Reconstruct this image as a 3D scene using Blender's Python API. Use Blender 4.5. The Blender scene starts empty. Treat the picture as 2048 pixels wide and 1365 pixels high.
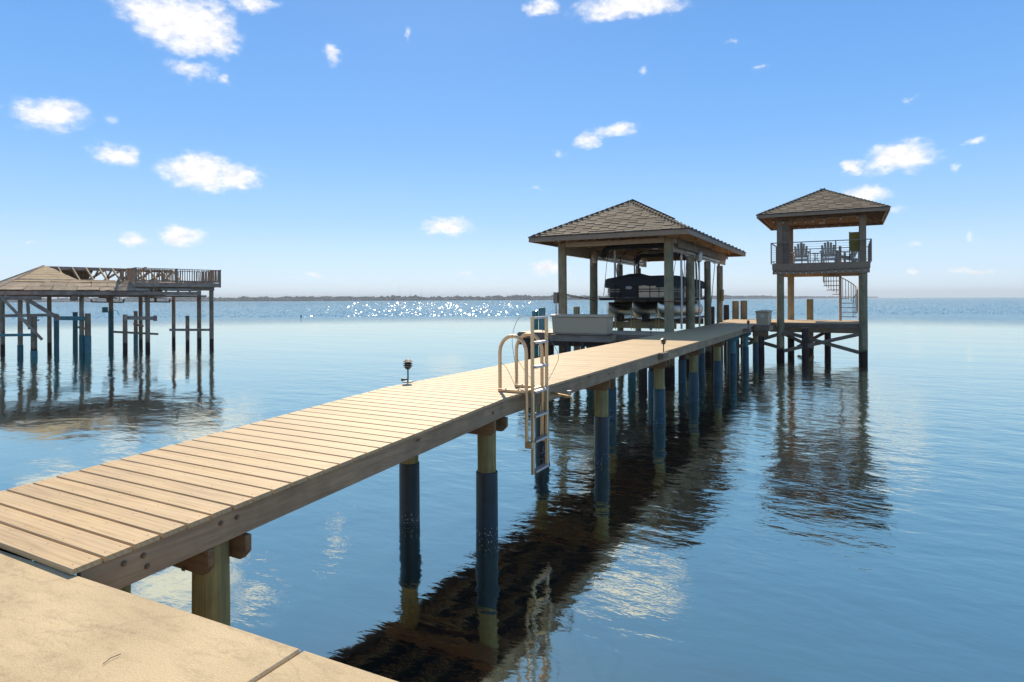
import bpy, bmesh, math, random
from mathutils import Vector, Matrix, noise as mnoise
random.seed(7)
R = math.radians
C = bpy.context.scene.collection
scene = bpy.context.scene

# ------------------------------------------------------------------ camera
THETA = 0.4954357
CAMX, CAMZ = 4.0955, 2.57
cam_d = bpy.data.cameras.new('camera')
cam = bpy.data.objects.new('camera', cam_d); C.objects.link(cam)
cam_d.sensor_width = 36.0
cam_d.lens = 36.0 * 1247.5 / 2048.0
cam_d.shift_y = -(682.5 - 598.66) / 2048.0
cam_d.clip_start = 0.05
cam_d.clip_end = 40000.0
cam.matrix_world = (Matrix.Translation((CAMX, 0, CAMZ)) @ Matrix.Rotation(THETA, 4, 'Z')
                    @ Matrix.Rotation(R(90), 4, 'X') @ Matrix.Rotation(-0.0044073, 4, 'Z'))
scene.camera = cam

# ------------------------------------------------------------------ world, sun, exposure
SUN_EL, SUN_AZ = R(38.7), R(35.4)          # azimuth to the left of +Y
world = bpy.data.worlds.new('World'); scene.world = world; world.use_nodes = True
def build_world():
    nt = world.node_tree; n = nt.nodes; l = nt.links; n.clear()
    out = n.new('ShaderNodeOutputWorld'); bg = n.new('ShaderNodeBackground')
    sky = n.new('ShaderNodeTexSky'); sky.sky_type = 'NISHITA'; sky.sun_disc = False
    sky.sun_elevation = SUN_EL; sky.sun_rotation = -SUN_AZ
    sky.air_density = SKY['air']; sky.dust_density = SKY['dust']; sky.ozone_density = SKY['ozone']; sky.altitude = 0
    bg.inputs['Strength'].default_value = SKY['strength']
    # sky colour by elevation; the unseen zenith is dulled to cut blue shade fill
    tc0 = n.new('ShaderNodeTexCoord'); sp0 = n.new('ShaderNodeSeparateXYZ'); l.new(tc0.outputs['Generated'], sp0.inputs[0])
    gr = n.new('ShaderNodeValToRGB'); e = gr.color_ramp.elements; gr.color_ramp.interpolation = 'B_SPLINE'
    stops = SKY['grad']; e[0].position = stops[0][0]; e[0].color = (*stops[0][1], 1); e[1].position = stops[-1][0]; e[1].color = (*stops[-1][1], 1)
    for p, c in stops[1:-1]: q = e.new(p); q.color = (*c, 1)
    l.new(sp0.outputs[2], gr.inputs[0])
    gs = n.new('ShaderNodeVectorMath'); gs.operation = 'SCALE'; gs.inputs['Scale'].default_value = 1 / SKY['strength']; l.new(gr.outputs[0], gs.inputs[0])
    sc2 = n.new('ShaderNodeMix'); sc2.data_type = 'RGBA'; sc2.inputs['Factor'].default_value = SKY['air_mix']
    l.new(gs.outputs[0], sc2.inputs[6]); l.new(sky.outputs[0], sc2.inputs[7])
    # clouds: fair weather puffs, placed by azimuth and elevation
    tc = n.new('ShaderNodeTexCoord'); sep = n.new('ShaderNodeSeparateXYZ'); l.new(tc.outputs['Generated'], sep.inputs[0])
    def M(op, a, b=None, c=None, clamp=False):
        m = n.new('ShaderNodeMath'); m.operation = op; m.use_clamp = clamp
        for k, v in enumerate((a, b, c)):
            if v is None: continue
            if isinstance(v, (int, float)): m.inputs[k].default_value = v
            else: l.new(v, m.inputs[k])
        return m.outputs[0]
    az = M('ARCTAN2', M('MULTIPLY', sep.outputs[0], -1), sep.outputs[1])     # positive to the left of +Y
    el = M('ARCSINE', sep.outputs[2])
    ae = n.new('ShaderNodeCombineXYZ'); l.new(az, ae.inputs[0]); l.new(el, ae.inputs[1])
    def noise(scale, detail, rough, stretch=(1, 1.6, 1)):
        mp = n.new('ShaderNodeMapping'); mp.inputs['Scale'].default_value = stretch; l.new(ae.outputs[0], mp.inputs[0])
        t = n.new('ShaderNodeTexNoise'); t.inputs['Scale'].default_value = scale; t.inputs['Detail'].default_value = detail
        t.inputs['Roughness'].default_value = rough; l.new(mp.outputs[0], t.inputs['Vector']); return t
    warp = noise(22, 3, .6); 
    ws = n.new('ShaderNodeVectorMath'); ws.operation = 'MULTIPLY_ADD'
    l.new(warp.outputs['Color'], ws.inputs[0]); ws.inputs[1].default_value = (.050, .030, 0); 
    sh = n.new('ShaderNodeVectorMath'); sh.operation = 'SUBTRACT'; l.new(ae.outputs[0], sh.inputs[0]); sh.inputs[1].default_value = (.025, .015, 0)
    l.new(sh.outputs[0], ws.inputs[2])
    total = None
    for (a0, e0, ra, re, dens) in CLOUDS:
        s1 = n.new('ShaderNodeVectorMath'); s1.operation = 'SUBTRACT'; l.new(ws.outputs[0], s1.inputs[0]); s1.inputs[1].default_value = (a0, e0, 0)
        s2 = n.new('ShaderNodeVectorMath'); s2.operation = 'MULTIPLY'; l.new(s1.outputs[0], s2.inputs[0]); s2.inputs[1].default_value = (1 / ra, 1 / re, 0)
        ln = n.new('ShaderNodeVectorMath'); ln.operation = 'LENGTH'; l.new(s2.outputs[0], ln.inputs[0])
        v = M('MULTIPLY', M('SUBTRACT', 1.0, ln.outputs['Value'], clamp=True), dens)
        total = v if total is None else M('MAXIMUM', total, v)
    fine = noise(60, 6, .62); big = noise(26, 3, .5)
    f = M('ADD', M('MULTIPLY', M('SUBTRACT', fine.outputs[0], .5), 1.1), M('MULTIPLY', M('SUBTRACT', big.outputs[0], .5), .7))
    d = M('ADD', M('MULTIPLY', total, 1.25), f)
    gate = M('MULTIPLY', total, 2.5, clamp=True)
    mask = n.new('ShaderNodeMapRange'); mask.interpolation_type = 'SMOOTHSTEP'
    mask.inputs['From Min'].default_value = .13; mask.inputs['From Max'].default_value = 1.2
    l.new(d, mask.inputs['Value'])
    fac = M('MULTIPLY', M('MULTIPLY', mask.outputs[0], gate), .96)
    cc = n.new('ShaderNodeMapRange'); cc.inputs['From Min'].default_value = .25; cc.inputs['From Max'].default_value = .7
    cc.inputs['To Min'].default_value = .76; cc.inputs['To Max'].default_value = 1.0; l.new(fine.outputs[0], cc.inputs['Value'])
    cm = n.new('ShaderNodeVectorMath'); cm.operation = 'SCALE'; cm.inputs[0].default_value = SKY['cloud']; l.new(cc.outputs[0], cm.inputs['Scale'])
    mix = n.new('ShaderNodeMix'); mix.data_type = 'RGBA'
    l.new(fac, mix.inputs['Factor']); l.new(sc2.outputs[2], mix.inputs[6]); l.new(cm.outputs[0], mix.inputs[7])
    l.new(mix.outputs[2], bg.inputs['Color']); l.new(bg.outputs[0], out.inputs['Surface'])
SKY = dict(air=1.0, dust=.3, ozone=3.0, strength=.1, air_mix=.14, cloud=(9.6, 9.5, 9.6),
           grad=[(0.0, (.66, .79, .89)), (.04, (.58, .745, .90)), (.12, (.31, .56, .90)), (.24, (.16, .405, .81)), (.44, (.092, .295, .725)), (.7, (.12, .21, .38)), (1.0, (.11, .165, .27))])
# (azimuth, elevation, half width, half height, density)
def ae(px, py, w, h, dens=1.0):
    u, v = px - 1024.0, -(py - 598.66) - (px - 1024) * .0044
    a = THETA + math.atan2(-u, 1247.5); e = math.atan2(v, math.hypot(u, 1247.5))
    k = math.cos(a - THETA) ** 2
    return (a, e, max(w / 2 / 1247.5 * k, .004) * 1.36, max(h / 2 / 1247.5 * math.cos(a - THETA), .004) * 1.42, dens)
CLOUDS = [ae(*t) for t in (
    (300, 22, 180, 60, 1.1), (370, 45, 230, 105, 1.35), (430, 85, 110, 60, 1.1), (500, 10, 120, 34, .9), (385, 140, 150, 45, .62), (445, 160, 40, 30, .6),
    (105, 228, 150, 64, 1.2), (220, 243, 60, 24, .5), (235, 313, 105, 42, 1.15), (400, 343, 150, 75, 1.35), (470, 352, 130, 48, 1.1),
    (268, 481, 62, 32, 1.15), (360, 473, 100, 38, 1.2), (895, 451, 110, 42, 1.1), (665, 107, 42, 42, .95),
    (1180, 280, 70, 34, .95), (1230, 259, 90, 26, .95), (1262, 12, 230, 44, 1.25), (1085, 12, 80, 34, 1.05), (1795, 316, 150, 62, 1.3), (1703, 336, 55, 30, 1.15),
    (1735, 389, 100, 36, 1.15), (1092, 536, 80, 36, 1.0), (1945, 541, 100, 15, .9), (1950, 285, 50, 20, .75), (1285, 142, 34, 22, .6), (812, 67, 18, 26, .6),
    (628, 549, 46, 18, .75), (920, 547, 46, 18, .7), (1825, 205, 34, 14, .55), (1830, 487, 60, 20, .6), (1908, 342, 30, 16, .6), (1943, 476, 26, 14, .6),
    (1828, 546, 30, 12, .65), (1070, 380, 60, 12, .55), (1800, 415, 50, 26, .5), (1120, 303, 40, 16, .5), (1520, 142, 40, 14, .5), (1460, 87, 30, 12, .5), (50, 490, 40, 14, .5))]
build_world()
sun_d = bpy.data.lights.new('sun', 'SUN'); sun_d.energy = 4.7; sun_d.angle = R(.53); sun_d.color = (1.0, .87, .68)
sun = bpy.data.objects.new('sun', sun_d); C.objects.link(sun)
sdir = Vector((-math.sin(SUN_AZ) * math.cos(SUN_EL), math.cos(SUN_AZ) * math.cos(SUN_EL), math.sin(SUN_EL)))
sun.rotation_euler = sdir.to_track_quat('Z', 'Y').to_euler(); sun.location = sdir * 60
scene.view_settings.view_transform = 'Standard'; scene.view_settings.look = 'None'
scene.view_settings.exposure = 0.32; scene.view_settings.gamma = 1.0; scene.view_settings.use_curve_mapping = False
scene.render.engine = 'CYCLES'
scene.cycles.max_bounces = 6; scene.cycles.diffuse_bounces = 3; scene.cycles.glossy_bounces = 4; scene.cycles.transparent_max_bounces = 6
scene.cycles.sample_clamp_indirect = 4.0
scene.cycles.caustics_reflective = False; scene.cycles.caustics_refractive = False

# ------------------------------------------------------------------ materials
MATS = {}
def mat_base(name):
    m = bpy.data.materials.new(name); m.use_nodes = True
    n = m.node_tree.nodes; l = m.node_tree.links
    return m, n, l, n['Principled BSDF']
def coords(n, l, scale=(1, 1, 1), rand=True):
    tc = n.new('ShaderNodeTexCoord'); mp = n.new('ShaderNodeMapping'); mp.inputs['Scale'].default_value = scale
    if rand:
        oi = n.new('ShaderNodeObjectInfo'); mu = n.new('ShaderNodeVectorMath'); mu.operation = 'MULTIPLY_ADD'
        l.new(oi.outputs['Random'], mu.inputs[0]); mu.inputs[1].default_value = (37, 23, 51); l.new(tc.outputs['Object'], mu.inputs[2])
        l.new(mu.outputs[0], mp.inputs[0])
    else: l.new(tc.outputs['Object'], mp.inputs[0])
    return mp
def ntex(n, l, vec, scale, detail=4, rough=.6, dist=0):
    t = n.new('ShaderNodeTexNoise'); t.inputs['Scale'].default_value = scale; t.inputs['Detail'].default_value = detail
    t.inputs['Roughness'].default_value = rough; t.inputs['Distortion'].default_value = dist; l.new(vec, t.inputs['Vector']); return t
def ramp(n, l, fac, stops):
    r = n.new('ShaderNodeValToRGB'); e = r.color_ramp.elements
    while len(e) > 1: e.remove(e[-1])
    e[0].position = stops[0][0]; e[0].color = (*stops[0][1], 1)
    for p, c in stops[1:]:
        x = e.new(p); x.color = (*c, 1)
    l.new(fac, r.inputs[0]); return r
def mixc(n, l, fac, a, b, mode='MIX'):
    m = n.new('ShaderNodeMix'); m.data_type = 'RGBA'; m.blend_type = mode
    for k, v in ((0, fac), (6, a), (7, b)):
        if isinstance(v, (int, float)): m.inputs[k].default_value = v
        elif isinstance(v, tuple): m.inputs[k].default_value = (*v, 1)
        else: l.new(v, m.inputs[k])
    return m.outputs[2]
def bump(n, l, h, b, strength=.3, dist=.01):
    k = n.new('ShaderNodeBump'); k.inputs['Strength'].default_value = strength; k.inputs['Distance'].default_value = dist
    l.new(h, k.inputs['Height']); l.new(k.outputs[0], b.inputs['Normal'])
def sc(c, f): return tuple(x * f for x in c)
def wood(name, c, dark=.6, light=1.25, axis='x', scale=1.0, rough=.75, grain=9, hue=None, stain=None, vary=.25, bstr=.25, wet=False, knots=False):
    if name in MATS: return MATS[name]
    m, n, l, b = mat_base(name)
    st = {'x': (.06, 1, 1), 'y': (1, .06, 1), 'z': (1, 1, .06)}[axis]
    mp = coords(n, l, sc(st, scale))
    t = ntex(n, l, mp.outputs[0], grain * 4, 5, .65, .6)
    r = ramp(n, l, t.outputs[0], [(.28, sc(c, dark)), (.5, c), (.72, sc(c, light))])
    mp2 = coords(n, l, (1.3, 1.3, 1.3)); t2 = ntex(n, l, mp2.outputs[0], 2.2, 3, .6)
    r2 = ramp(n, l, t2.outputs[0], [(.3, (1 - vary,) * 3), (.7, (1 + vary * .5,) * 3)])
    col = mixc(n, l, 1.0, r.outputs[0], r2.outputs[0], 'MULTIPLY')
    if stain:
        t3 = ntex(n, l, coords(n, l, sc(st, 1)).outputs[0], 7, 4, .7)
        r3 = ramp(n, l, t3.outputs[0], [(.5, (0, 0, 0)), (.66, (1, 1, 1))])
        col = mixc(n, l, r3.outputs[0], col, stain)
    if knots:
        vo = n.new('ShaderNodeTexVoronoi'); vo.inputs['Scale'].default_value = 2.4
        l.new(coords(n, l, tuple(.55 if q < 1 else 1.6 for q in st)).outputs[0], vo.inputs['Vector'])
        rk = ramp(n, l, vo.outputs['Distance'], [(0, (.30, .26, .22)), (.035, (.42, .38, .34)), (.06, (.85, .83, .80)), (.10, (1, 1, 1))])
        col = mixc(n, l, 1.0, col, rk.outputs[0], 'MULTIPLY')
    oi = n.new('ShaderNodeObjectInfo'); mr = n.new('ShaderNodeMapRange'); mr.inputs['To Min'].default_value = 1 - vary * .35; mr.inputs['To Max'].default_value = 1 + vary * .35
    l.new(oi.outputs['Random'], mr.inputs['Value'])
    vs = n.new('ShaderNodeVectorMath'); vs.operation = 'SCALE'; l.new(col, vs.inputs[0]); l.new(mr.outputs[0], vs.inputs['Scale']); col = vs.outputs[0]
    if wet:   # tide stain and growth on the lowest part of the timber
        g = n.new('ShaderNodeNewGeometry'); sp = n.new('ShaderNodeSeparateXYZ'); l.new(g.outputs['Position'], sp.inputs[0])
        tn = ntex(n, l, g.outputs['Position'], 6, 3, .6)
        ad = n.new('ShaderNodeMath'); ad.operation = 'MULTIPLY_ADD'; l.new(tn.outputs[0], ad.inputs[0]); ad.inputs[1].default_value = -.25; l.new(sp.outputs[2], ad.inputs[2])
        mr2 = n.new('ShaderNodeMapRange'); mr2.inputs['From Min'].default_value = .22; mr2.inputs['From Max'].default_value = .34; l.new(ad.outputs[0], mr2.inputs['Value'])
        col = mixc(n, l, mr2.outputs[0], (.045, .022, .014), col)
    l.new(col, b.inputs['Base Color']); b.inputs['Roughness'].default_value = rough
    bump(n, l, t.outputs[0], b, bstr, .004)
    MATS[name] = m; return m
def plain(name, c, rough=.6, metal=0, vary=.12, scale=6, bstr=.08, spec=.5, coat=0):
    if name in MATS: return MATS[name]
    m, n, l, b = mat_base(name)
    mp = coords(n, l); t = ntex(n, l, mp.outputs[0], scale, 5, .65)
    r = ramp(n, l, t.outputs[0], [(.3, sc(c, 1 - vary)), (.7, sc(c, 1 + vary))])
    l.new(r.outputs[0], b.inputs['Base Color']); b.inputs['Metallic'].default_value = metal
    rr = n.new('ShaderNodeMapRange'); rr.inputs['To Min'].default_value = max(.02, rough - .1); rr.inputs['To Max'].default_value = min(1, rough + .1)
    l.new(t.outputs[0], rr.inputs['Value']); l.new(rr.outputs[0], b.inputs['Roughness'])
    b.inputs['Specular IOR Level'].default_value = spec; b.inputs['Coat Weight'].default_value = coat
    if bstr: bump(n, l, t.outputs[0], b, bstr, .01)
    MATS[name] = m; return m

def decking():
    m, n, l, b = mat_base('composite_decking')
    mp = coords(n, l, (.05, 1, 1)); t = ntex(n, l, mp.outputs[0], 26, 6, .6, 1.2)
    r = ramp(n, l, t.outputs[0], [(.30, (.52, .355, .18)), (.47, (.64, .46, .25)), (.55, (.66, .475, .26)), (.75, (.73, .54, .315))])
    t2 = ntex(n, l, coords(n, l, (.6, 2, 1)).outputs[0], 3, 3, .6)
    r2 = ramp(n, l, t2.outputs[0], [(.3, (.88, .88, .9)), (.7, (1.05, 1.04, 1.0))])
    col = mixc(n, l, 1.0, r.outputs[0], r2.outputs[0], 'MULTIPLY')
    # cathedral grain lines
    wv = n.new('ShaderNodeTexWave'); wv.wave_type = 'RINGS'; wv.inputs['Scale'].default_value = 5; wv.inputs['Distortion'].default_value = 5
    wv.inputs['Detail'].default_value = 3; wv.inputs['Detail Scale'].default_value = 1.2
    l.new(coords(n, l, (.22, 2.6, 1)).outputs[0], wv.inputs['Vector'])
    rw = ramp(n, l, wv.outputs[0], [(.0, (.84, .80, .76)), (.25, (1, 1, 1))])
    col = mixc(n, l, .8, col, rw.outputs[0], 'MULTIPLY')
    oi = n.new('ShaderNodeObjectInfo'); mr = n.new('ShaderNodeMapRange'); mr.inputs['To Min'].default_value = .93; mr.inputs['To Max'].default_value = 1.05
    l.new(oi.outputs['Random'], mr.inputs['Value'])
    vs = n.new('ShaderNodeVectorMath'); vs.operation = 'SCALE'; l.new(col, vs.inputs[0]); l.new(mr.outputs[0], vs.inputs['Scale'])
    l.new(vs.outputs[0], b.inputs['Base Color']); b.inputs['Roughness'].default_value = .62; b.inputs['Specular IOR Level'].default_value = .35
    bump(n, l, t.outputs[0], b, .25, .003)
    MATS['deck'] = m; return m

def concrete():
    m, n, l, b = mat_base('sandy_concrete')
    tc = n.new('ShaderNodeNewGeometry'); P = tc.outputs['Position']
    fine = ntex(n, l, P, 160, 3, .7); mid = ntex(n, l, P, 9, 5, .6); big = ntex(n, l, P, 1.7, 4, .6)
    r = ramp(n, l, fine.outputs[0], [(.32, (.49, .365, .21)), (.5, (.61, .475, .285)), (.7, (.71, .57, .365))])
    r2 = ramp(n, l, big.outputs[0], [(.35, (.86, .84, .80)), (.65, (1.06, 1.05, 1.02))])
    col = mixc(n, l, 1.0, r.outputs[0], r2.outputs[0], 'MULTIPLY')
    # dark mildew smears stretched towards the water
    mp = n.new('ShaderNodeMapping'); mp.inputs['Rotation'].default_value = (0, 0, R(-28)); mp.inputs['Scale'].default_value = (1.3, 5, 1); l.new(P, mp.inputs[0])
    sm = ntex(n, l, mp.outputs[0], 2.3, 6, .72, .4)
    rs = ramp(n, l, sm.outputs[0], [(.47, (0, 0, 0)), (.62, (1, 1, 1))])
    sm2 = ntex(n, l, P, 30, 4, .8); rs2 = ramp(n, l, sm2.outputs[0], [(.35, (0, 0, 0)), (.62, (1, 1, 1))])
    mm = n.new('ShaderNodeMath'); mm.operation = 'MULTIPLY'; l.new(rs.outputs[0], mm.inputs[0]); l.new(rs2.outputs[0], mm.inputs[1])
    mk = n.new('ShaderNodeMath'); mk.operation = 'MULTIPLY'; l.new(mm.outputs[0], mk.inputs[0]); mk.inputs[1].default_value = .48
    col = mixc(n, l, mk.outputs[0], col, (.24, .17, .095))
    # hairline cracks
    vw = n.new('ShaderNodeMapping'); vw.inputs['Rotation'].default_value = (0, 0, R(25)); vw.inputs['Scale'].default_value = (.35, 1.1, 1)
    wn = ntex(n, l, P, 5, 4, .6); wa = n.new('ShaderNodeVectorMath'); wa.operation = 'MULTIPLY_ADD'; l.new(wn.outputs['Color'], wa.inputs[0]); wa.inputs[1].default_value = (.25, .25, 0); l.new(P, wa.inputs[2])
    l.new(wa.outputs[0], vw.inputs[0])
    vo = n.new('ShaderNodeTexVoronoi'); vo.feature = 'DISTANCE_TO_EDGE'; vo.inputs['Scale'].default_value = 1.5; l.new(vw.outputs[0], vo.inputs['Vector'])
    rc = ramp(n, l, vo.outputs['Distance'], [(.0, (1, 1, 1)), (.006, (0, 0, 0))])
    ck = n.new('ShaderNodeMath'); ck.operation = 'MULTIPLY'; l.new(rc.outputs[0], ck.inputs[0]); ck.inputs[1].default_value = .35
    col = mixc(n, l, ck.outputs[0], col, (.3, .22, .13))
    l.new(col, b.inputs['Base Color']); b.inputs['Roughness'].default_value = .85
    bump(n, l, fine.outputs[0], b, .5, .002)
    MATS['concrete'] = m; return m

def water_mat():
    m = bpy.data.materials.new('bay_water'); m.use_nodes = True; n = m.node_tree.nodes; l = m.node_tree.links; n.clear()
    out = n.new('ShaderNodeOutputMaterial')
    g = n.new('ShaderNodeNewGeometry'); P = g.outputs['Position']
    def M(op, a, b=None, c=None, clamp=False):
        q = n.new('ShaderNodeMath'); q.operation = op; q.use_clamp = clamp
        for k, v in enumerate((a, b, c)):
            if v is None: continue
            if isinstance(v, (int, float)): q.inputs[k].default_value = v
            else: l.new(v, q.inputs[k])
        return q.outputs[0]
    def mr(v, a, b_, c, d, smooth=True):
        q = n.new('ShaderNodeMapRange'); q.interpolation_type = 'SMOOTHSTEP' if smooth else 'LINEAR'
        l.new(v, q.inputs['Value'])
        for k, x in zip(('From Min', 'From Max', 'To Min', 'To Max'), (a, b_, c, d)): q.inputs[k].default_value = x
        return q.outputs[0]
    def mapped(scale, rot=0.0):
        mp = n.new('ShaderNodeMapping'); mp.inputs['Rotation'].default_value = (0, 0, rot); mp.inputs['Scale'].default_value = scale; l.new(P, mp.inputs[0]); return mp.outputs[0]
    dv = n.new('ShaderNodeVectorMath'); dv.operation = 'DISTANCE'; l.new(P, dv.inputs[0]); dv.inputs[1].default_value = (2.0, 0.0, 0); dist = dv.outputs['Value']
    # patches where the breeze or the pilings ruffle the surface
    patch = ntex(n, l, mapped((.05, .05, 1)), 1.0, 3, .55)
    pm = mr(patch.outputs[0], .42, .62, .25, 1.0)
    dp = n.new('ShaderNodeVectorMath'); dp.operation = 'DISTANCE'; l.new(P, dp.inputs[0]); dp.inputs[1].default_value = (-1, 16, 0)
    near_pier = mr(dp.outputs['Value'], 5, 17, 1.0, 0.0)
    dq = n.new('ShaderNodeVectorMath'); dq.operation = 'DISTANCE'; l.new(P, dq.inputs[0]); dq.inputs[1].default_value = (-26, 13, 0)
    near_old = mr(dq.outputs['Value'], 4, 14, 1.0, 0.0)
    calm = M('MAXIMUM', M('MAXIMUM', near_pier, near_old), M('MULTIPLY', pm, .20))
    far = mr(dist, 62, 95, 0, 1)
    # wavelets
    w1 = ntex(n, l, mapped((1.0, 1.6, 1), .5), 1.15, 2, .5, .3)
    w2 = ntex(n, l, mapped((1.0, 2.0, 1), .35), 4.2, 3, .55, .4)
    w0 = ntex(n, l, mapped((.3, .9, 1), .5), .45, 2, .5)
    h = M('ADD', M('MULTIPLY', w0.outputs[0], WAT['swell']),
          M('MULTIPLY', M('ADD', M('MULTIPLY', w1.outputs[0], WAT['w1']), M('MULTIPLY', w2.outputs[0], WAT['w2'])), M('ADD', calm, WAT['base'])))
    wf = ntex(n, l, mapped((1, 1.6, 1), .5), .9, 4, .65)
    gust = ntex(n, l, mapped((.62, .045, 1), -SUN_AZ), 1.0, 3, .6)
    gm_ = mr(gust.outputs[0], .3, .7, .8, 1.2)
    h = M('ADD', h, M('MULTIPLY', wf.outputs[0], M('MULTIPLY', far, M('MULTIPLY', gm_, WAT['far']))))
    bp = n.new('ShaderNodeBump'); bp.inputs['Strength'].default_value = 1.0; bp.inputs['Distance'].default_value = 1.0; l.new(h, bp.inputs['Height'])
    gl = n.new('ShaderNodeBsdfGlossy'); l.new(bp.outputs[0], gl.inputs['Normal'])
    l.new(mr(dist, 8, 120, .045, .05), gl.inputs['Roughness'])
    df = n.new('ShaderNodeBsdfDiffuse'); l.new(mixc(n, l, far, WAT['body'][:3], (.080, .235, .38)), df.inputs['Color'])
    fr = n.new('ShaderNodeFresnel'); fr.inputs['IOR'].default_value = 1.33; l.new(bp.outputs[0], fr.inputs['Normal'])
    l.new(mixc(n, l, M('POWER', fr.outputs[0], .6, clamp=True), WAT['near'], WAT['graze']), gl.inputs['Color'])
    fac = M('MULTIPLY_ADD', M('POWER', fr.outputs[0], WAT['pow']), 1 - WAT['r0'], WAT['r0'], clamp=True)
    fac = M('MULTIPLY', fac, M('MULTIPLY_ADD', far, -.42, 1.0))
    mx = n.new('ShaderNodeMixShader'); l.new(fac, mx.inputs[0]); l.new(df.outputs[0], mx.inputs[1]); l.new(gl.outputs[0], mx.inputs[2])
    l.new(mx.outputs[0], out.inputs['Surface'])
    return m
WAT = dict(swell=.022, w1=.020, w2=.0055, base=.022, far=.14, near=(.95, .94, .66), graze=(1.0, 1.01, .94), body=(.011, .024, .028, 1), r0=.56, pow=.5)

decking(); concrete()
M_DECK = MATS['deck']; M_CONC = MATS['concrete']
M_SCREW = plain('screw_head', (.12, .08, .05), .6)
M_STR = wood('weathered_stringer_timber', (.50, .325, .18), .72, 1.22, 'y', 1, .8, 8, vary=.3, stain=(.40, .29, .18), bstr=.5, knots=True)
M_JOIST = wood('shade_black_joist', (.022, .018, .015), .6, 1.3, 'y', 1, .85, 8, vary=.3)  # joist brown taken near black: shade under the deck put into the colour
M_UNDER = plain('shade_black_board_underside', (.020, .018, .016), .85, 0, .3, 4)  # shade below the pier painted near black onto the otherwise tan board bottoms
M_STRX = wood('weathered_cross_timber', (.27, .185, .12), .6, 1.4, 'x', 1, .8, 10, vary=.35, stain=(.30, .24, .19), bstr=.4)
M_CAP = wood('brown_cap_timber', (.27, .16, .075), .65, 1.3, 'x', 1, .75, 9, vary=.25, bstr=.3)
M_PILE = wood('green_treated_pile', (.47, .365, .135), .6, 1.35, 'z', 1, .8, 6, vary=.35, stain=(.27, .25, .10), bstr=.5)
M_POST = wood('weathered_green_post', (.38, .295, .165), .65, 1.3, 'z', 1, .85, 7, vary=.35, stain=(.25, .26, .15), bstr=.5, wet=True)
M_SLEEVE = plain('dark_pile_wrap', (.019, .040, .055), .42, 0, .35, 3, .1)
M_SLEEVEB = plain('blue_pile_wrap', (.024, .080, .108), .5, 0, .35, 3, .1)
M_TEAL = plain('teal_coated_timber', (.095, .25, .26), .6, 0, .3, 5, .2)
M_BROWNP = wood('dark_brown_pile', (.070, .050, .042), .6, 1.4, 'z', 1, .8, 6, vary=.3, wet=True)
M_FASC = wood('grey_brown_fascia', (.37, .24, .145), .85, 1.12, 'x', 1, .6, 6, vary=.12, bstr=.1)
M_BEAM = wood('grey_painted_beam', (.55, .42, .30), .85, 1.12, 'y', 1, .65, 6, vary=.15, bstr=.1)
M_SOFF = wood('brown_roof_boards', (.44, .285, .185), .65, 1.35, 'x', 1, .7, 6, vary=.3, bstr=.2)
M_RAFT = wood('rafter_timber', (.55, .37, .24), .75, 1.2, 'x', 1, .7, 6, vary=.2, bstr=.2)
M_SHIN = plain('brown_grey_shingle', (.200, .150, .095), .92, 0, .28, 60, .5)
M_SHIN2 = plain('light_brown_grey_shingle', (.222, .168, .107), .92, 0, .28, 60, .5)
M_EDGE = plain('dark_drip_edge', (.02, .017, .016), .5)
M_ALU = plain('bronze_anodised_aluminium', (.68, .49, .29), .42, .75, .08, 8, .03)
M_ALU2 = plain('ribbed_aluminium_rung', (.56, .52, .49), .45, .6, .1, 30, .1)
M_PIPE = plain('galvanised_pipe', (.48, .45, .42), .4, .7, .15, 10, .05)
M_PONT = plain('pontoon_aluminium', (.56, .52, .47), .32, 1.0, .10, 5, .05)
M_SILV = plain('silver_fence_panel', (.25, .21, .17), .28, .8, .12, 4, .03)
M_BLK = plain('black_panel', (.011, .010, .010), .5, 0, .2, 6, .02, spec=.25)
M_CLOTH = plain('black_canvas', (.016, .017, .021), .85, 0, .3, 25, .4)
M_RESIN = plain('taupe_resin', (.60, .44, .28), .5, 0, .05, 60, .12)
M_LANT = plain('bronze_lantern', (.085, .070, .058), .5, .4, .2, 10, .05)
M_GLASS = plain('frosted_lens', (.75, .72, .66), .3, 0, .03)
M_WHITE = plain('white_plastic', (.75, .75, .73), .45, 0, .04)
M_GREYCH = wood('grey_chair_slat', (.88, .74, .60), .85, 1.1, 'z', 1, .6, 6, vary=.12, bstr=.1)
M_OLIVE = plain('olive_canvas', (.34, .24, .035), .85, 0, .15, 30, .3)
M_DARKM = plain('dark_bronze_metal', (.24, .19, .15), .5, .4, .15, 10, .03)
M_STAIR = plain('tan_powder_coated_metal', (.46, .36, .26), .55, .1, .12, 10, .03)
M_CABLE = plain('steel_cable', (.16, .17, .18), .6, .3, .1)
M_RUST = plain('rusty_bolt', (.22, .15, .09), .6, .5)
M_ROPE = plain('dark_rope', (.10, .065, .05), .9)
M_RED = plain('red_strap', (.20, .05, .04), .85)
M_OLD = wood('old_grey_timber', (.50, .35, .25), .6, 1.4, 'y', 1, .88, 8, vary=.35, bstr=.4)
M_OLDZ = wood('old_grey_post_timber', (.43, .31, .20), .6, 1.4, 'z', 1, .88, 8, vary=.35, bstr=.4, wet=True)
M_OLDPILE = wood('old_brown_pile', (.36, .25, .15), .55, 1.4, 'z', 1, .85, 8, vary=.4, bstr=.4, wet=True)
M_OLDROOF = wood('bleached_plywood', (.62, .45, .25), .7, 1.2, 'y', 1, .85, 7, vary=.25, stain=(.42, .30, .19), bstr=.3)
M_OLDROOF2 = wood('grey_old_sheathing', (.50, .375, .245), .7, 1.25, 'y', 1, .85, 7, vary=.35, stain=(.30, .23, .16), bstr=.3)
M_BARN = plain('barnacle', (.62, .58, .50), .8, 0, .2)
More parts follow.
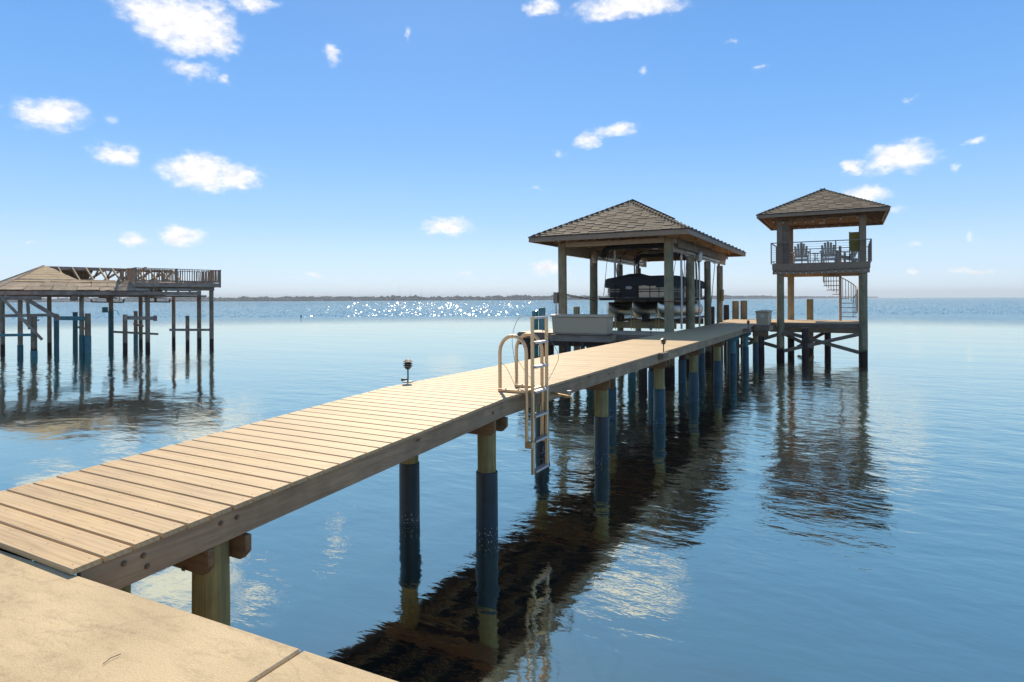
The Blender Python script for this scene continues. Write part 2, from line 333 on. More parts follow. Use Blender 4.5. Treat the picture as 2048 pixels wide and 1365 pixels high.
M_GOLD = wood('new_treated_bunk', (.42, .27, .11), .8, 1.15, 'x', 1, .7, 6, vary=.2)
M_BULB = plain('clear_bulb', (.80, .74, .62), .15, 0, .05)
M_BRASS = plain('brass', (.45, .30, .14), .35, .8, .1)
M_LEAF = plain('coastal_foliage', (.11, .10, .062), .95, 0, .4, .08, 0)
M_LEAF2 = plain('pale_coastal_foliage', (.14, .125, .085), .95, 0, .4, .08, 0)
M_SAND = plain('shore_sand', (.22, .19, .15), .95, 0, .2, .1, 0)
M_HOUSE = plain('far_house_wall', (.62, .56, .48), .8, 0, .1)
M_HROOF = plain('far_house_roof', (.32, .20, .15), .8, 0, .1)
M_MUD = plain('dark_bay_bed', (.02, .03, .03), .9)

# ------------------------------------------------------------------ mesh helpers
class MB:
    def __init__(s): s.v = []; s.f = []; s.mi = []; s.cur = 0
    def add(s, vs, fs):
        o = len(s.v); s.v += [tuple(x) for x in vs]
        for f in fs: s.f.append(tuple(i + o for i in f)); s.mi.append(s.cur)
        return s
    def box(s, c, d, M=None):
        x, y, z = d[0] / 2, d[1] / 2, d[2] / 2
        vs = [Vector(p) for p in ((-x, -y, -z), (x, -y, -z), (x, y, -z), (-x, y, -z), (-x, -y, z), (x, -y, z), (x, y, z), (-x, y, z))]
        if M: vs = [M @ q for q in vs]
        return s.add([q + Vector(c) for q in vs], [(0, 3, 2, 1), (4, 5, 6, 7), (0, 1, 5, 4), (1, 2, 6, 5), (2, 3, 7, 6), (3, 0, 4, 7)])
    def span(s, a, b): return s.box([(a[i] + b[i]) / 2 for i in range(3)], [abs(b[i] - a[i]) for i in range(3)])
    def beam(s, p0, p1, w, h, up=(0, 0, 1)):
        p0, p1 = Vector(p0), Vector(p1); d = (p1 - p0); L = d.length; d.normalize(); up = Vector(up)
        sx = d.cross(up)
        if sx.length < 1e-4: sx = d.cross(Vector((0, 1, 0)))
        sx.normalize(); uz = sx.cross(d); M = Matrix((sx, d, uz)).transposed()
        return s.box((p0 + p1) / 2, (w, L, h), M)
    def tube(s, pts, r, n=8, caps=True, radii=None):
        pts = [Vector(p) for p in pts]; rings = []
        t0 = (pts[1] - pts[0]).normalized(); ref = Vector((0, 0, 1)) if abs(t0.z) < .9 else Vector((1, 0, 0))
        a = t0.cross(ref).normalized()
        for i, p in enumerate(pts):
            t = ((pts[min(i + 1, len(pts) - 1)] - p).normalized() + (p - pts[max(i - 1, 0)]).normalized())
            if t.length < 1e-6: t = t0
            t.normalize(); a = (a - t * a.dot(t)).normalized(); b = t.cross(a)
            rr = radii[i] if radii else r
            rings.append([p + (a * math.cos(k / n * math.tau) + b * math.sin(k / n * math.tau)) * rr for k in range(n)])
        o = len(s.v); vs = [q for rg in rings for q in rg]
        fs = [(i * n + k, i * n + (k + 1) % n, (i + 1) * n + (k + 1) % n, (i + 1) * n + k) for i in range(len(pts) - 1) for k in range(n)]
        if caps: fs += [tuple(range(n))[::-1], tuple((len(pts) - 1) * n + k for k in range(n))]
        return s.add(vs, fs)
    def lathe(s, prof, c=(0, 0, 0), n=16, wob=0, seed=0):
        rnd = random.Random(seed); vs = []
        ph = [rnd.uniform(0, 6.28) for _ in range(4)]
        for j, (r, z) in enumerate(prof):
            for k in range(n):
                a = k / n * math.tau; rr = r * (1 + wob * (math.sin(2 * a + ph[0] + z * .8) * .6 + math.sin(3 * a + ph[1] - z * 1.7) * .4))
                vs.append((c[0] + rr * math.cos(a), c[1] + rr * math.sin(a), c[2] + z))
        m = len(prof); fs = [(j * n + k, j * n + (k + 1) % n, (j + 1) * n + (k + 1) % n, (j + 1) * n + k) for j in range(m - 1) for k in range(n)]
        fs += [tuple(range(n))[::-1], tuple((m - 1) * n + k for k in range(n))]
        return s.add(vs, fs)
    def prism(s, poly, axis, a, b):
        """poly: 2-D outline in the two other axes, extruded along axis from a to b"""
        def P(q, t): 
            if axis == 'x': return (t, q[0], q[1])
            if axis == 'y': return (q[0], t, q[1])
            return (q[0], q[1], t)
        n = len(poly); vs = [P(q, a) for q in poly] + [P(q, b) for q in poly]
        fs = [tuple(range(n))[::-1], tuple(range(n, 2 * n))] + [(i, (i + 1) % n, n + (i + 1) % n, n + i) for i in range(n)]
        return s.add(vs, fs)
    def mesh(s, name, mats, smooth=False, bevel=0, inv=None):
        me = bpy.data.meshes.new(name)
        vs = [inv @ Vector(q) for q in s.v] if inv else s.v
        me.from_pydata(vs, [], s.f); 
        for m in (mats if isinstance(mats, (list, tuple)) else [mats]): me.materials.append(m)
        me.polygons.foreach_set('material_index', s.mi)
        bm = bmesh.new(); bm.from_mesh(me)
        bmesh.ops.recalc_face_normals(bm, faces=bm.faces)
        if bevel: bmesh.ops.bevel(bm, geom=[e for e in bm.edges if e.calc_face_angle(0) > .6], offset=bevel, segments=1, affect='EDGES', clamp_overlap=True)
        bm.to_mesh(me); bm.free()
        if smooth:
            me.polygons.foreach_set('use_smooth', [True] * len(me.polygons))
            me.set_sharp_from_angle(angle=R(38))
        me.update(); return me
def rootM(o):
    m = o.matrix_basis.copy()
    while o.parent: o = o.parent; m = o.matrix_basis @ m
    return m
def thing(name, label, cat, loc=(0, 0, 0), rz=0, group=None):
    o = bpy.data.objects.new(name, None); o.empty_display_size = .2; C.objects.link(o)
    o.location = loc; o.rotation_euler = (0, 0, rz)
    o['label'] = label; o['category'] = cat
    if group: o['group'] = group
    return o
def part(name, mb, m, parent, smooth=False, bevel=0, local=False, label=None, kind=None):
    """mesh part; mb in world coordinates unless local"""
    inv = None if (local or parent is None) else rootM(parent).inverted()
    o = bpy.data.objects.new(name, mb.mesh(name, m, smooth, bevel, inv)); C.objects.link(o)
    if parent: o.parent = parent
    if label: o['label'] = label
    if kind: o['kind'] = kind
    return o
def solo(name, mb, m, label, cat, loc=None, smooth=False, bevel=0, group=None):
    inv = Matrix.Translation(loc).inverted() if loc else None
    o = bpy.data.objects.new(name, mb.mesh(name, m, smooth, bevel, inv)); C.objects.link(o)
    if loc: o.location = loc
    o['label'] = label; o['category'] = cat
    if group: o['group'] = group
    return o
def inst(name, me, parent, loc, rot=None):
    o = bpy.data.objects.new(name, me); C.objects.link(o)
    o.parent = parent
    p = rootM(parent).inverted() @ Vector(loc)
    o.location = p
    if rot: o.rotation_euler = rot
    return o
def struct(name, mb, m, smooth=False, kind='structure'):
    o = bpy.data.objects.new(name, mb.mesh(name, m, smooth)); C.objects.link(o); o['kind'] = kind; return o
def pile(mb, x, y, z0, z1, r0, r1, seed=0, n=20, wob=.02, lean=(0, 0)):
    k = 7; prof = []
    rnd = random.Random(seed)
    vs = []
    for j in range(k + 1):
        t = j / k; prof.append((r0 + (r1 - r0) * t + rnd.uniform(-.004, .004), z0 + (z1 - z0) * t))
    prof.append((r1 * .93, z1 + .008))
    s0 = len(mb.v); mb.lathe(prof, (x, y, 0), n, wob, seed)
    if lean != (0, 0):
        for i in range(s0, len(mb.v)):
            q = mb.v[i]; mb.v[i] = (q[0] + lean[0] * (q[2]), q[1] + lean[1] * (q[2]), q[2])
    return mb

# ------------------------------------------------------------------ water, bed, shore
wm = MB()
BIG = 6000
wm.add([(-BIG, -60, 0), (BIG, -60, 0), (BIG, BIG, 0), (-BIG, BIG, 0)], [(0, 1, 2, 3)])
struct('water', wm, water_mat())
hz = bpy.data.materials.new('bay_haze'); hz.use_nodes = True; hn = hz.node_tree.nodes; hn.clear()
ho = hn.new('ShaderNodeOutputMaterial'); hp = hn.new('ShaderNodeVolumePrincipled'); hp.inputs['Color'].default_value = (.88, .95, 1, 1); hp.inputs['Density'].default_value = .00022
hz.node_tree.links.new(hp.outputs[0], ho.inputs['Volume'])
struct('haze', MB().span((-6200, -70, -3), (6200, 6200, 52)), hz, kind='stuff')
DK = 1.51
# seawall: cap slabs and the wall below
cap = bpy.data.objects.new('seawall', None); C.objects.link(cap); cap['kind'] = 'structure'
edge_y = lambda x: 1.608 + .0352 * (x - .149)
xs = [-14.6, -11.1, -7.6, -4.1, -.95, 2.289, 5.4, 8.6, 12, 15.4]
for a, b_ in zip(xs[:-1], xs[1:]):
    mb = MB(); g = .006
    mb.prism([(a + g, -6), (b_ - g, -6), (b_ - g, edge_y(b_)), (a + g, edge_y(a))], 'z', 1.08, 1.262)
    part('concrete_slab', mb, M_CONC, cap, bevel=.008)
mb = MB(); mb.prism([(-14.5, -6), (15.3, -6), (15.3, edge_y(15.3) - .06), (-14.5, edge_y(-14.5) - .06)], 'z', -1.2, 1.078); part('wall_face', mb, M_CONC, cap)

# far shore
def bearing(px): return THETA + math.atan2(-(px - 1024.0), 1247.5)
def shore_pt(px, d):
    a = bearing(px); dd = d / math.cos(a - THETA)
    return Vector((CAMX - math.sin(a) * dd, math.cos(a) * dd, 0))
SH = [(-260, 1500), (0, 1500), (300, 1550), (700, 1600), (1000, 1600), (1300, 1700), (1450, 1900), (1560, 2400), (1650, 3000), (1735, 4200), (1760, 5200)]
def sh_d(px):
    for (a, da), (b, db) in zip(SH[:-1], SH[1:]):
        if a <= px <= b: return da + (db - da) * (px - a) / (b - a)
    return SH[-1][1]
mb = MB(); pts = [shore_pt(px, d) for px, d in SH] + [shore_pt(px, d + 500) for px, d in SH[::-1]]
mb.prism([(p.x, p.y) for p in pts], 'z', -.5, .9); struct('far_shore', mb, M_SAND)
def blob(mb, c, r, seed):
    rnd = random.Random(seed); n1, n2 = 7, 5; vs = []; 
    for j in range(n2):
        ph = math.pi * (j + .5) / n2
        for k in range(n1):
            a = (k + (j % 2) * .5) / n1 * math.tau; q = rnd.uniform(.7, 1.2)
            vs.append((c[0] + r[0] * math.sin(ph) * math.cos(a) * q, c[1] + r[0] * math.sin(ph) * math.sin(a) * q, c[2] + r[1] * math.cos(ph) * q))
    fs = [(j * n1 + k, j * n1 + (k + 1) % n1, (j + 1) * n1 + (k + 1) % n1, (j + 1) * n1 + k) for j in range(n2 - 1) for k in range(n1)]
    fs += [tuple(range(n1)), tuple((n2 - 1) * n1 + k for k in range(n1))]
    mb.add(vs, fs)
for nm, mt, off, cnt, hh in (('far_tree_line', M_LEAF, 40, 4200, 1.0), ('far_waterside_trees', M_LEAF2, 8, 1500, .6)):
    mb = MB(); rnd = random.Random(len(nm))
    for i in range(cnt):
        px = rnd.uniform(-250, 1755); d = sh_d(px) + off + rnd.uniform(0, 60)
        p = shore_pt(px, d); env = .92 + .35 * mnoise.noise(Vector((px * .012, 3.1, 0))) + .25 * mnoise.noise(Vector((px * .05, 7, 0)))
        H = (rnd.uniform(7.5, 11.5) * max(.35, env) + (2 if rnd.random() < .05 else 0)) * hh
        w = rnd.uniform(3.5, 7)
        blob(mb, (p.x, p.y, H * .5), (w, H * .55), i)
    struct(nm, mb, mt, kind='stuff')
HOUSES = [(206, 'leftmost pale house on the far shore, seen above the old dock'), (640, 'pale far house with reddish roof left of the sun glitter'), (712, 'wide low pale house behind the sun glitter'),
          (862, 'pale house with reddish roof among the far trees at the middle of the glitter'), (935, 'small cream house at the right part of the glitter'), (1462, 'white boat house on the far shore beside the boathouse post')]
for k, (px, lab) in enumerate(HOUSES):
    p = shore_pt(px, sh_d(px) + 3); t = thing('far_house', lab, 'house', (p.x, p.y, .9), bearing(px), 'houses on the far shore')
    w = 13 + 5 * (k % 3)
    mb = MB().box((0, 0, 1.5), (w, 8, 3)); part('wall', mb, M_HOUSE, t, local=True)
    mb = MB().prism([(-w / 2 - .6, 3), (w / 2 + .6, 3), (w / 2 - 3, 5), (-w / 2 + 3, 5)], 'y', -4.3, 4.3); part('roof', mb, M_HROOF, t, local=True)
    mw = MB().box((0, 0, 0), (1.6, .1, 1.5)).mesh('window', M_BLK)
    for q in (-.3, 0, .3): inst('window', mw, t, t.matrix_basis @ Vector((q * w, -4.06, 1.6)))
for px, hh, lab in ((800, 40, 'shorter thin radio mast on the far shore'), (843, 34, 'faint right radio mast on the far shore'), (821, 30, 'middle radio mast, lowest of the three far masts')):
    p = shore_pt(px, 1720)
    mb = MB().tube([(p.x, p.y, 0), (p.x, p.y, hh)], .32, 4); solo('radio_mast', mb, M_PIPE, lab, 'mast', (p.x, p.y, 0))
# low bridge beyond the old dock
t = thing('far_bridge', 'long pale road bridge far beyond the ruined dock', 'bridge', tuple(shore_pt(150, 2100)))
pa, pb = shore_pt(20, 2300), shore_pt(230, 2300); mb = MB(); N = 24
for k in range(N):
    a, b_ = pa.lerp(pb, k / N), pa.lerp(pb, (k + 1) / N); f = lambda q: 15 + 8 * math.sin(math.pi * q)
    mb.beam((a.x, a.y, f(k / N)), (b_.x, b_.y, f((k + 1) / N)), 9, 1.6)
part('road_deck', mb, M_HOUSE, t)
mp_ = MB().box((0, 0, 0), (3, 6, 24)).mesh('bridge_pier', M_HOUSE)
for k in range(1, N, 2):
    a = pa.lerp(pb, k / N); inst('bridge_pier', mp_, t, (a.x, a.y, 2 + 8 * math.sin(math.pi * k / N)))
# channel marker in the bay
p = shore_pt(602, 95); mb = MB().lathe([(.13, -.2), (.14, .08), (.07, .16), (.04, .34)], (p.x, p.y, 0), 10)
solo('buoy', mb, M_BLK, 'small dark marker buoy floating alone in the open bay', 'buoy', (p.x, p.y, 0), smooth=True)

# small wave faces of the breeze-ruffled water out in the bay
mb = MB(); rnd = random.Random(21)
for i in range(32000):
    px = rnd.uniform(-60, 2110) if i % 5 else rnd.uniform(680, 1120); d = 95 * (6.5 ** (rnd.random() ** 1.15)); p = shore_pt(px, d)
    ta = R(rnd.uniform(2, 27)); az_ = SUN_AZ + R(rnd.gauss(0, 22)); w_ = rnd.uniform(.06, .19) * (d / 130) ** .5; l_ = rnd.uniform(.04, .12) * (d / 130) ** .5
    fx = Vector((math.cos(az_), math.sin(az_), 0)); bk = Vector((-math.sin(az_), math.cos(az_), 0)) * math.cos(ta) + Vector((0, 0, math.sin(ta)))
    a, b_, c, e = p - fx * w_, p + fx * w_, p + fx * w_ * .6 + bk * l_, p - fx * w_ * .6 + bk * l_
    rear = Vector((-math.sin(az_), math.cos(az_), 0)) * l_ * 1.9
    mb.add([a, b_, c, e, p + rear], [(0, 1, 2, 3), (3, 2, 4), (1, 4, 2), (0, 3, 4)])
wl = bpy.data.materials.new('wavelet_water'); wl.use_nodes = True; wb = wl.node_tree.nodes['Principled BSDF']
wb.inputs['Base Color'].default_value = (.10, .25, .38, 1); wb.inputs['Roughness'].default_value = .07; wb.inputs['IOR'].default_value = 1.5
struct('wavelets', mb, wl, kind='stuff')

# ------------------------------------------------------------------ the pier walkway
PITCH, KY, SL = .1475, 5.882, .05064
XR = .844
pier = thing('pier_walkway', 'long straight timber pier with tan deck boards leading from the seawall to the boathouse', 'pier', (0, 1.65, 0))
def zdeck(y): return DK - SL * max(0, KY - y)
pm = MB(); W = PITCH - .0125; L2 = XR
ch = .004
prof = [(-W / 2, -.027), (W / 2, -.027), (W / 2, -ch), (W / 2 - ch, 0), (-W / 2 + ch, 0), (-W / 2, -ch)]
def plank_mesh(Lx, screws, name='deck_board'):
    q = MB().prism(prof, 'x', -Lx / 2, Lx / 2); q.cur = 1
    for sx in screws:
        for sy in (-W / 2 + .03, W / 2 - .03):
            q.add([(sx + .0042 * math.cos(a * math.tau / 6), sy + .0042 * math.sin(a * math.tau / 6), .0006) for a in range(6)], [tuple(range(6))])
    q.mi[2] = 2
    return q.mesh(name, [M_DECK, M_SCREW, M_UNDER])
def dedup(mes): return mes
me_pl = plank_mesh(2 * XR, (-.79, -.4, 0, .4, .79))
i = 0; y = KY - PITCH * 29 + PITCH / 2
rnd = random.Random(3)
while y < 29.3:
    ramp_a = math.atan(SL) if y < KY else 0
    inst('deck_board', me_pl, pier, (rnd.uniform(-.004, .004), y, zdeck(y) + rnd.uniform(-.0006, .0006)), (ramp_a, 0, rnd.uniform(-.0012, .0012)))
    y += PITCH
Y_END = y - PITCH / 2
# stringers
def stringer(x, y0, y1, w=.038, d=.175):
    zc = lambda yy: zdeck(yy) - .029 - d / 2
    return MB().beam((x, y0, zc(y0)), (x, y1, zc(y1)), w, d)
for x in (.806, .4, 0, -.4, -.806):
    cuts = [1.66, KY - .05, 9.3, 15.7, 22.3, 29.3] if abs(x) > .5 else [1.66, KY - .05, 29.3]
    for a, b_ in zip(cuts[:-1], cuts[1:]):
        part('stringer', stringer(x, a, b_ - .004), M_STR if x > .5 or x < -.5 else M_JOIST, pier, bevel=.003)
# bolts in the outer stringer
bolt = MB().lathe([(.017, 0), (.017, .003), (.010, .003), (.010, .012)], n=6).mesh('bolt', M_RUST)
for (yy, dz) in ((2.42, .05), (2.53, .055), (1.98, .115), (5.62, .08), (9.2, .07), (9.38, .07), (15.6, .07), (12.6, .06), (1.86, .05), (1.96, .05)):
    inst('bolt', bolt, pier, (.826, yy, zdeck(yy) - .03 - dz), (0, R(90), 0))
# bents: piles and split caps
BENTS = [2.475, 5.77, 9.31, 12.70, 15.92, 19.16, 21.96, 24.83, 27.7]
for bi, yb in enumerate(BENTS):
    zt = zdeck(yb) - .029 - .175 - (.004 if yb > KY else .012)
    teal = bi in (6, 7)
    for pi_, X in enumerate((.66, -.38)):
        r = .105
        mb = pile(MB(), X, yb, -1.6, zt - .02 if X > .3 else zt + .1, r * 1.03, r * .98, bi * 7 + pi_, wob=.015)
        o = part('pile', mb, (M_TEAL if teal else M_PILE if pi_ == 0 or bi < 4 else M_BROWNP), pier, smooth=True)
        if bi != 0:
            zs = .72 if pi_ == 0 else .69
            m2 = MB().lathe([(r + .012, -1.4), (r + .013, -.2), (r + .012, zs - .2), (r + .011, zs), (r + .002, zs + .004)], (X, yb, 0), 24, .008, bi)
            part('pile_wrap', m2, M_SLEEVE if bi < 3 else M_SLEEVEB, o, smooth=True)
            if bi <= 3:
                m3 = MB(); rr = random.Random(bi * 3 + pi_)
                for _ in range(70):
                    a = rr.uniform(0, math.tau); z = abs(rr.gauss(.05, .055)); q = rr.uniform(.003, .008)
                    c = Vector((X + (r + .013) * math.cos(a), yb + (r + .013) * math.sin(a), z)); nrm = Vector((math.cos(a), math.sin(a), 0)); tg = Vector((-nrm.y, nrm.x, 0))
                    vs = [c + tg * q * math.cos(k * 1.2566) + Vector((0, 0, 1)) * q * math.sin(k * 1.2566) for k in range(5)] + [c + nrm * q]
                    m3.add(vs, [(0, 1, 5), (1, 2, 5), (2, 3, 5), (3, 4, 5), (4, 0, 5)])
                b3 = part('barnacles', m3, M_BARN, o, kind='stuff')
        mt = None
    for sy in (-1, 1):
        yc = yb + sy * (.105 + .022)
        xo = .842
        d = .155; z1 = zt + (.006 if yb < KY else 0); z0 = z1 - d
        poly = [(-.62, z0 + .05), (-.57, z0), (xo - .055, z0), (xo, z0 + .055), (xo, z1), (-.62, z1)]
        part('pile_cap', MB().prism(poly, 'y', yc - .022, yc + .022), M_TEAL if teal else M_CAP, pier, bevel=.003)
    if bi == 0:
        for X, dz in ((.62, -.10), (.60, -.02)): inst('bolt', bolt, pier, (X, yb - .15, zt - .04 + dz), (R(90), 0, 0))
# lantern mounting block on the edge of the pier
part('mounting_block', MB().span((.83, 12.02, 1.39), (.93, 12.40, 1.508)), M_STRX, pier, bevel=.004)
part('mounting_block', MB().span((.83, 23.0, 1.39), (1.05, 23.4, 1.508)), M_STRX, pier, bevel=.004)
# spigot
sp = thing('hose_spigot', 'brass hose tap on a pipe out of the pier edge just right of the ladder', 'tap', (.83, 7.07, 1.39))
part('pipe', MB().tube([(.83, 7.07, 1.40), (1.05, 7.05, 1.375)], .014, 10), M_BRASS, sp, smooth=True)
part('valve_body', MB().tube([(1.03, 7.05, 1.38), (1.10, 7.05, 1.37), (1.11, 7.05, 1.30)], .016, 8), M_BRASS, sp, smooth=True)
part('handle', MB().tube([(1.075, 7.05, 1.38), (1.075, 7.05, 1.44)], .006, 6).lathe([(.03, 0), (.034, .006), (.03, .012)], (1.075, 7.05, 1.435), 8), M_PIPE, sp)

# ------------------------------------------------------------------ swim ladder
lad = thing('swim_ladder', 'tall bronze aluminium swim ladder standing raised on the pier edge', 'ladder', (.9, 6.45, 1.51))
XL = .965; ya, yb_ = 6.27, 6.64
rail = lambda y, z0, z1, x=XL: MB().box((x, y, (z0 + z1) / 2), (.030, .040, z1 - z0))
for y_ in (ya, yb_): part('side_rail', rail(y_, .60, 2.37), M_ALU, lad, bevel=.004)
for k, z in enumerate((2.355, 2.075, 1.80, 1.52, 1.245, .965, .625)):
    part('rung', MB().box((XL, (ya + yb_) / 2, z), (.075 if k else .03, yb_ - ya - .042, .026)), M_ALU2, lad, bevel=.003)
for k, y_ in enumerate((ya - .035, yb_ + .0)):
    pts = [(.905, y_, .90), (.905, y_, 1.96)] + [(.735 + .17 * math.cos(a), y_, 1.96 + .19 * math.sin(a)) for a in [math.pi * q / 12 for q in range(1, 12)]] + [(.565, y_, 1.96), (.565, y_, 1.55)]
    h = part('grab_hoop', MB().tube(pts, .0205, 12), M_ALU, lad, smooth=True)
    part('base_bar', MB().span((.545, y_ - .02, 1.512), (.93, y_ + .02, 1.542)), M_ALU, lad, bevel=.003)
    for xx in (.64, .80): part('bolt', MB().lathe([(.012, 0), (.012, .010)], (xx, y_, 1.543), 6), M_PIPE, h)
    part('rail_bracket', MB().span((.895, y_ - .03, .90), (.985, y_ + .03, .97)), M_ALU, lad, bevel=.003)
part('cross_bar', MB().span((.885, ya, 1.525), (.93, yb_ - .02, 1.55)), M_ALU, lad)
def curve(p, n=24):
    out = []; P = [Vector(q) for q in p]; P = [P[0]] + P + [P[-1]]
    for i in range(1, len(P) - 2):
        for k in range(n // (len(P) - 3)):
            t = k / (n // (len(P) - 3)); a, b, c, d = P[i - 1:i + 3]
            out.append(.5 * ((2 * b) + (c - a) * t + (2 * a - 5 * b + 4 * c - d) * t * t + (3 * b - a - 3 * c + d) * t ** 3))
    return out + [P[-2]]
for pts in ([(.96, 6.26, 2.38), (.86, 6.15, 2.36), (.80, 6.1, 2.15), (.80, 6.15, 1.9), (.80, 6.2, 1.72), (.78, 6.2, 1.55)],
            [(.96, 6.6, 2.38), (.97, 6.5, 2.36), (.98, 6.5, 2.2), (1.02, 6.62, 2.1), (1.07, 6.75, 1.9), (1.03, 6.72, 1.75), (.98, 6.66, 1.62)],
            [(.57, 6.23, 1.84), (.66, 6.2, 1.80), (.75, 6.2, 1.65), (.80, 6.2, 1.55)], [(.57, 6.64, 1.86), (.65, 6.6, 1.78), (.75, 6.56, 1.68), (.88, 6.5, 1.60)]):
    part('tether_cable', MB().tube(curve(pts), .0028, 5), M_CABLE, lad, smooth=True)

# ------------------------------------------------------------------ pagoda lanterns
def lantern(x, y, label, sc_=1.0, disc=False):
    t = thing('path_lantern', label, 'lantern', (x, y, DK), 0, 'pagoda lanterns along the pier edges')
    H = .285 * sc_
    if disc:
        part('base_plate', MB().lathe([(.072, 0), (.072, .012), (.02, .02)], n=20), M_TEAL, t, local=True, smooth=True)
        part('cable_box', MB().box((-.08, .03, .02), (.07, .05, .03)), M_BLK, t, local=True)
    part('stem', MB().lathe([(.011, 0), (.011, .6 * H)], n=10), M_TEAL if disc else M_LANT, t, local=True, smooth=True)
    part('bowl', MB().lathe([(.012, .54 * H), (.03, .57 * H), (.043, .63 * H), (.058, .655 * H), (.04, .67 * H), (.03, .68 * H)], n=18), M_LANT, t, local=True, smooth=True)
    part('lens', MB().lathe([(.031, .66 * H), (.031, .86 * H)], n=12), M_GLASS, t, local=True, smooth=True)
    for z0 in (.72, .80):
        part('louvre', MB().lathe([(.034, (z0 + .045) * H), (.060, z0 * H), (.064, (z0 - .012) * H), (.058, (z0 - .012) * H), (.034, (z0 + .01) * H)], n=18), M_LANT, t, local=True, smooth=True)
    part('cap', MB().lathe([(.060, .875 * H), (.064, .89 * H), (.045, .925 * H), (.02, .975 * H), (.006, 1.0 * H)], n=18), M_LANT, t, local=True, smooth=True)
lantern(-.90, 6.42, 'dark pagoda lantern on a teal round base at the left edge of the pier', 1.04, True)
lantern(.88, 12.21, 'dark pagoda lantern on the near right edge of the pier between ladder and boathouse', 1.0)
lantern(-.90, 17.6, 'dark pagoda lantern on the left edge in front of the front boathouse post', 1.0)
lantern(.98, 23.2, 'small pagoda lantern on the right edge next to the far dock box', 1.0)

# ------------------------------------------------------------------ finger pier + dock box
fp = thing('finger_pier', 'short low side pier across the front of the boat slip, under the long dock box', 'pier', (-3, 18.6, 0))
fY0, fY1, fX0, fX1 = 17.85, 19.95, -5.3, -.862
def plank_meshy(Ly):
    q = MB().prism([(a, b) for a, b in prof], 'y', -Ly / 2, Ly / 2); return q.mesh('deck_board', [M_DECKY])
M_DECKY = wood('tan_cross_decking', (.55, .42, .28), .85, 1.1, 'y', 1, .55, 8, vary=.15)
me_f = plank_meshy(fY1 - fY0); x = fX0 + PITCH / 2
while x < fX1 - .05:
    inst('deck_board', me_f, fp, (x, (fY0 + fY1) / 2, DK)); x += PITCH
part('fascia_board', MB().span((fX0, fY0 - .038, DK - .20), (fX1, fY0 - .002, DK - .005)), M_STRX, fp, bevel=.003)
part('fascia_board', MB().span((fX0, fY1, DK - .20), (fX1 - .3, fY1 + .038, DK - .03)), M_STRX, fp, bevel=.003)
part('fascia_board', MB().span((fX0 - .04, fY0 - .038, DK - .20), (fX0 - .002, fY1, DK - .03)), M_STRX, fp)
part('cap_beam', MB().span((fX0 - .1, fY0 + .15, DK - .42), (fX1 - .5, fY0 + .22, DK - .21)), M_BROWNP, fp)
part('cap_beam', MB().span((fX0 - .1, fY1 - .3, DK - .42), (fX1 - .5, fY1 - .22, DK - .21)), M_BROWNP, fp)
part('cross_brace', MB().beam((-5.1, fY0 + .1, .62), (-3.4, fY0 + .1, .78), .04, .14), M_BROWNP, fp)
for k, (X, Y, mt) in enumerate(((-5.1, 18.1, M_BROWNP), (-4.95, 19.5, M_BROWNP), (-3.75, 18.15, M_BROWNP), (-3.5, 19.5, M_TEAL), (-2.45, 18.1, M_BROWNP), (-2.1, 19.6, M_TEAL), (-1.3, 18.15, M_BROWNP))):
    part('pile', pile(MB(), X, Y, -1.6, DK - .22, .125, .12, 50 + k), mt, fp, smooth=True)
# bracket for the box
part('box_bracket', MB().span((-3.93, 17.25, DK - .215), (-1.98, 17.29, DK - .03)), M_STRX, fp, bevel=.003)
for X in (-3.9, -3.0, -2.02): part('box_bracket', MB().span((X - .02, 17.29, DK - .215), (X + .02, 17.81, DK - .03)), M_STR, fp)
for X in (-3.35, -2.9): part('box_bracket', MB().span((X - .05, 17.30, DK - .62), (X + .05, 17.42, DK - .216)), M_BROWNP, fp)

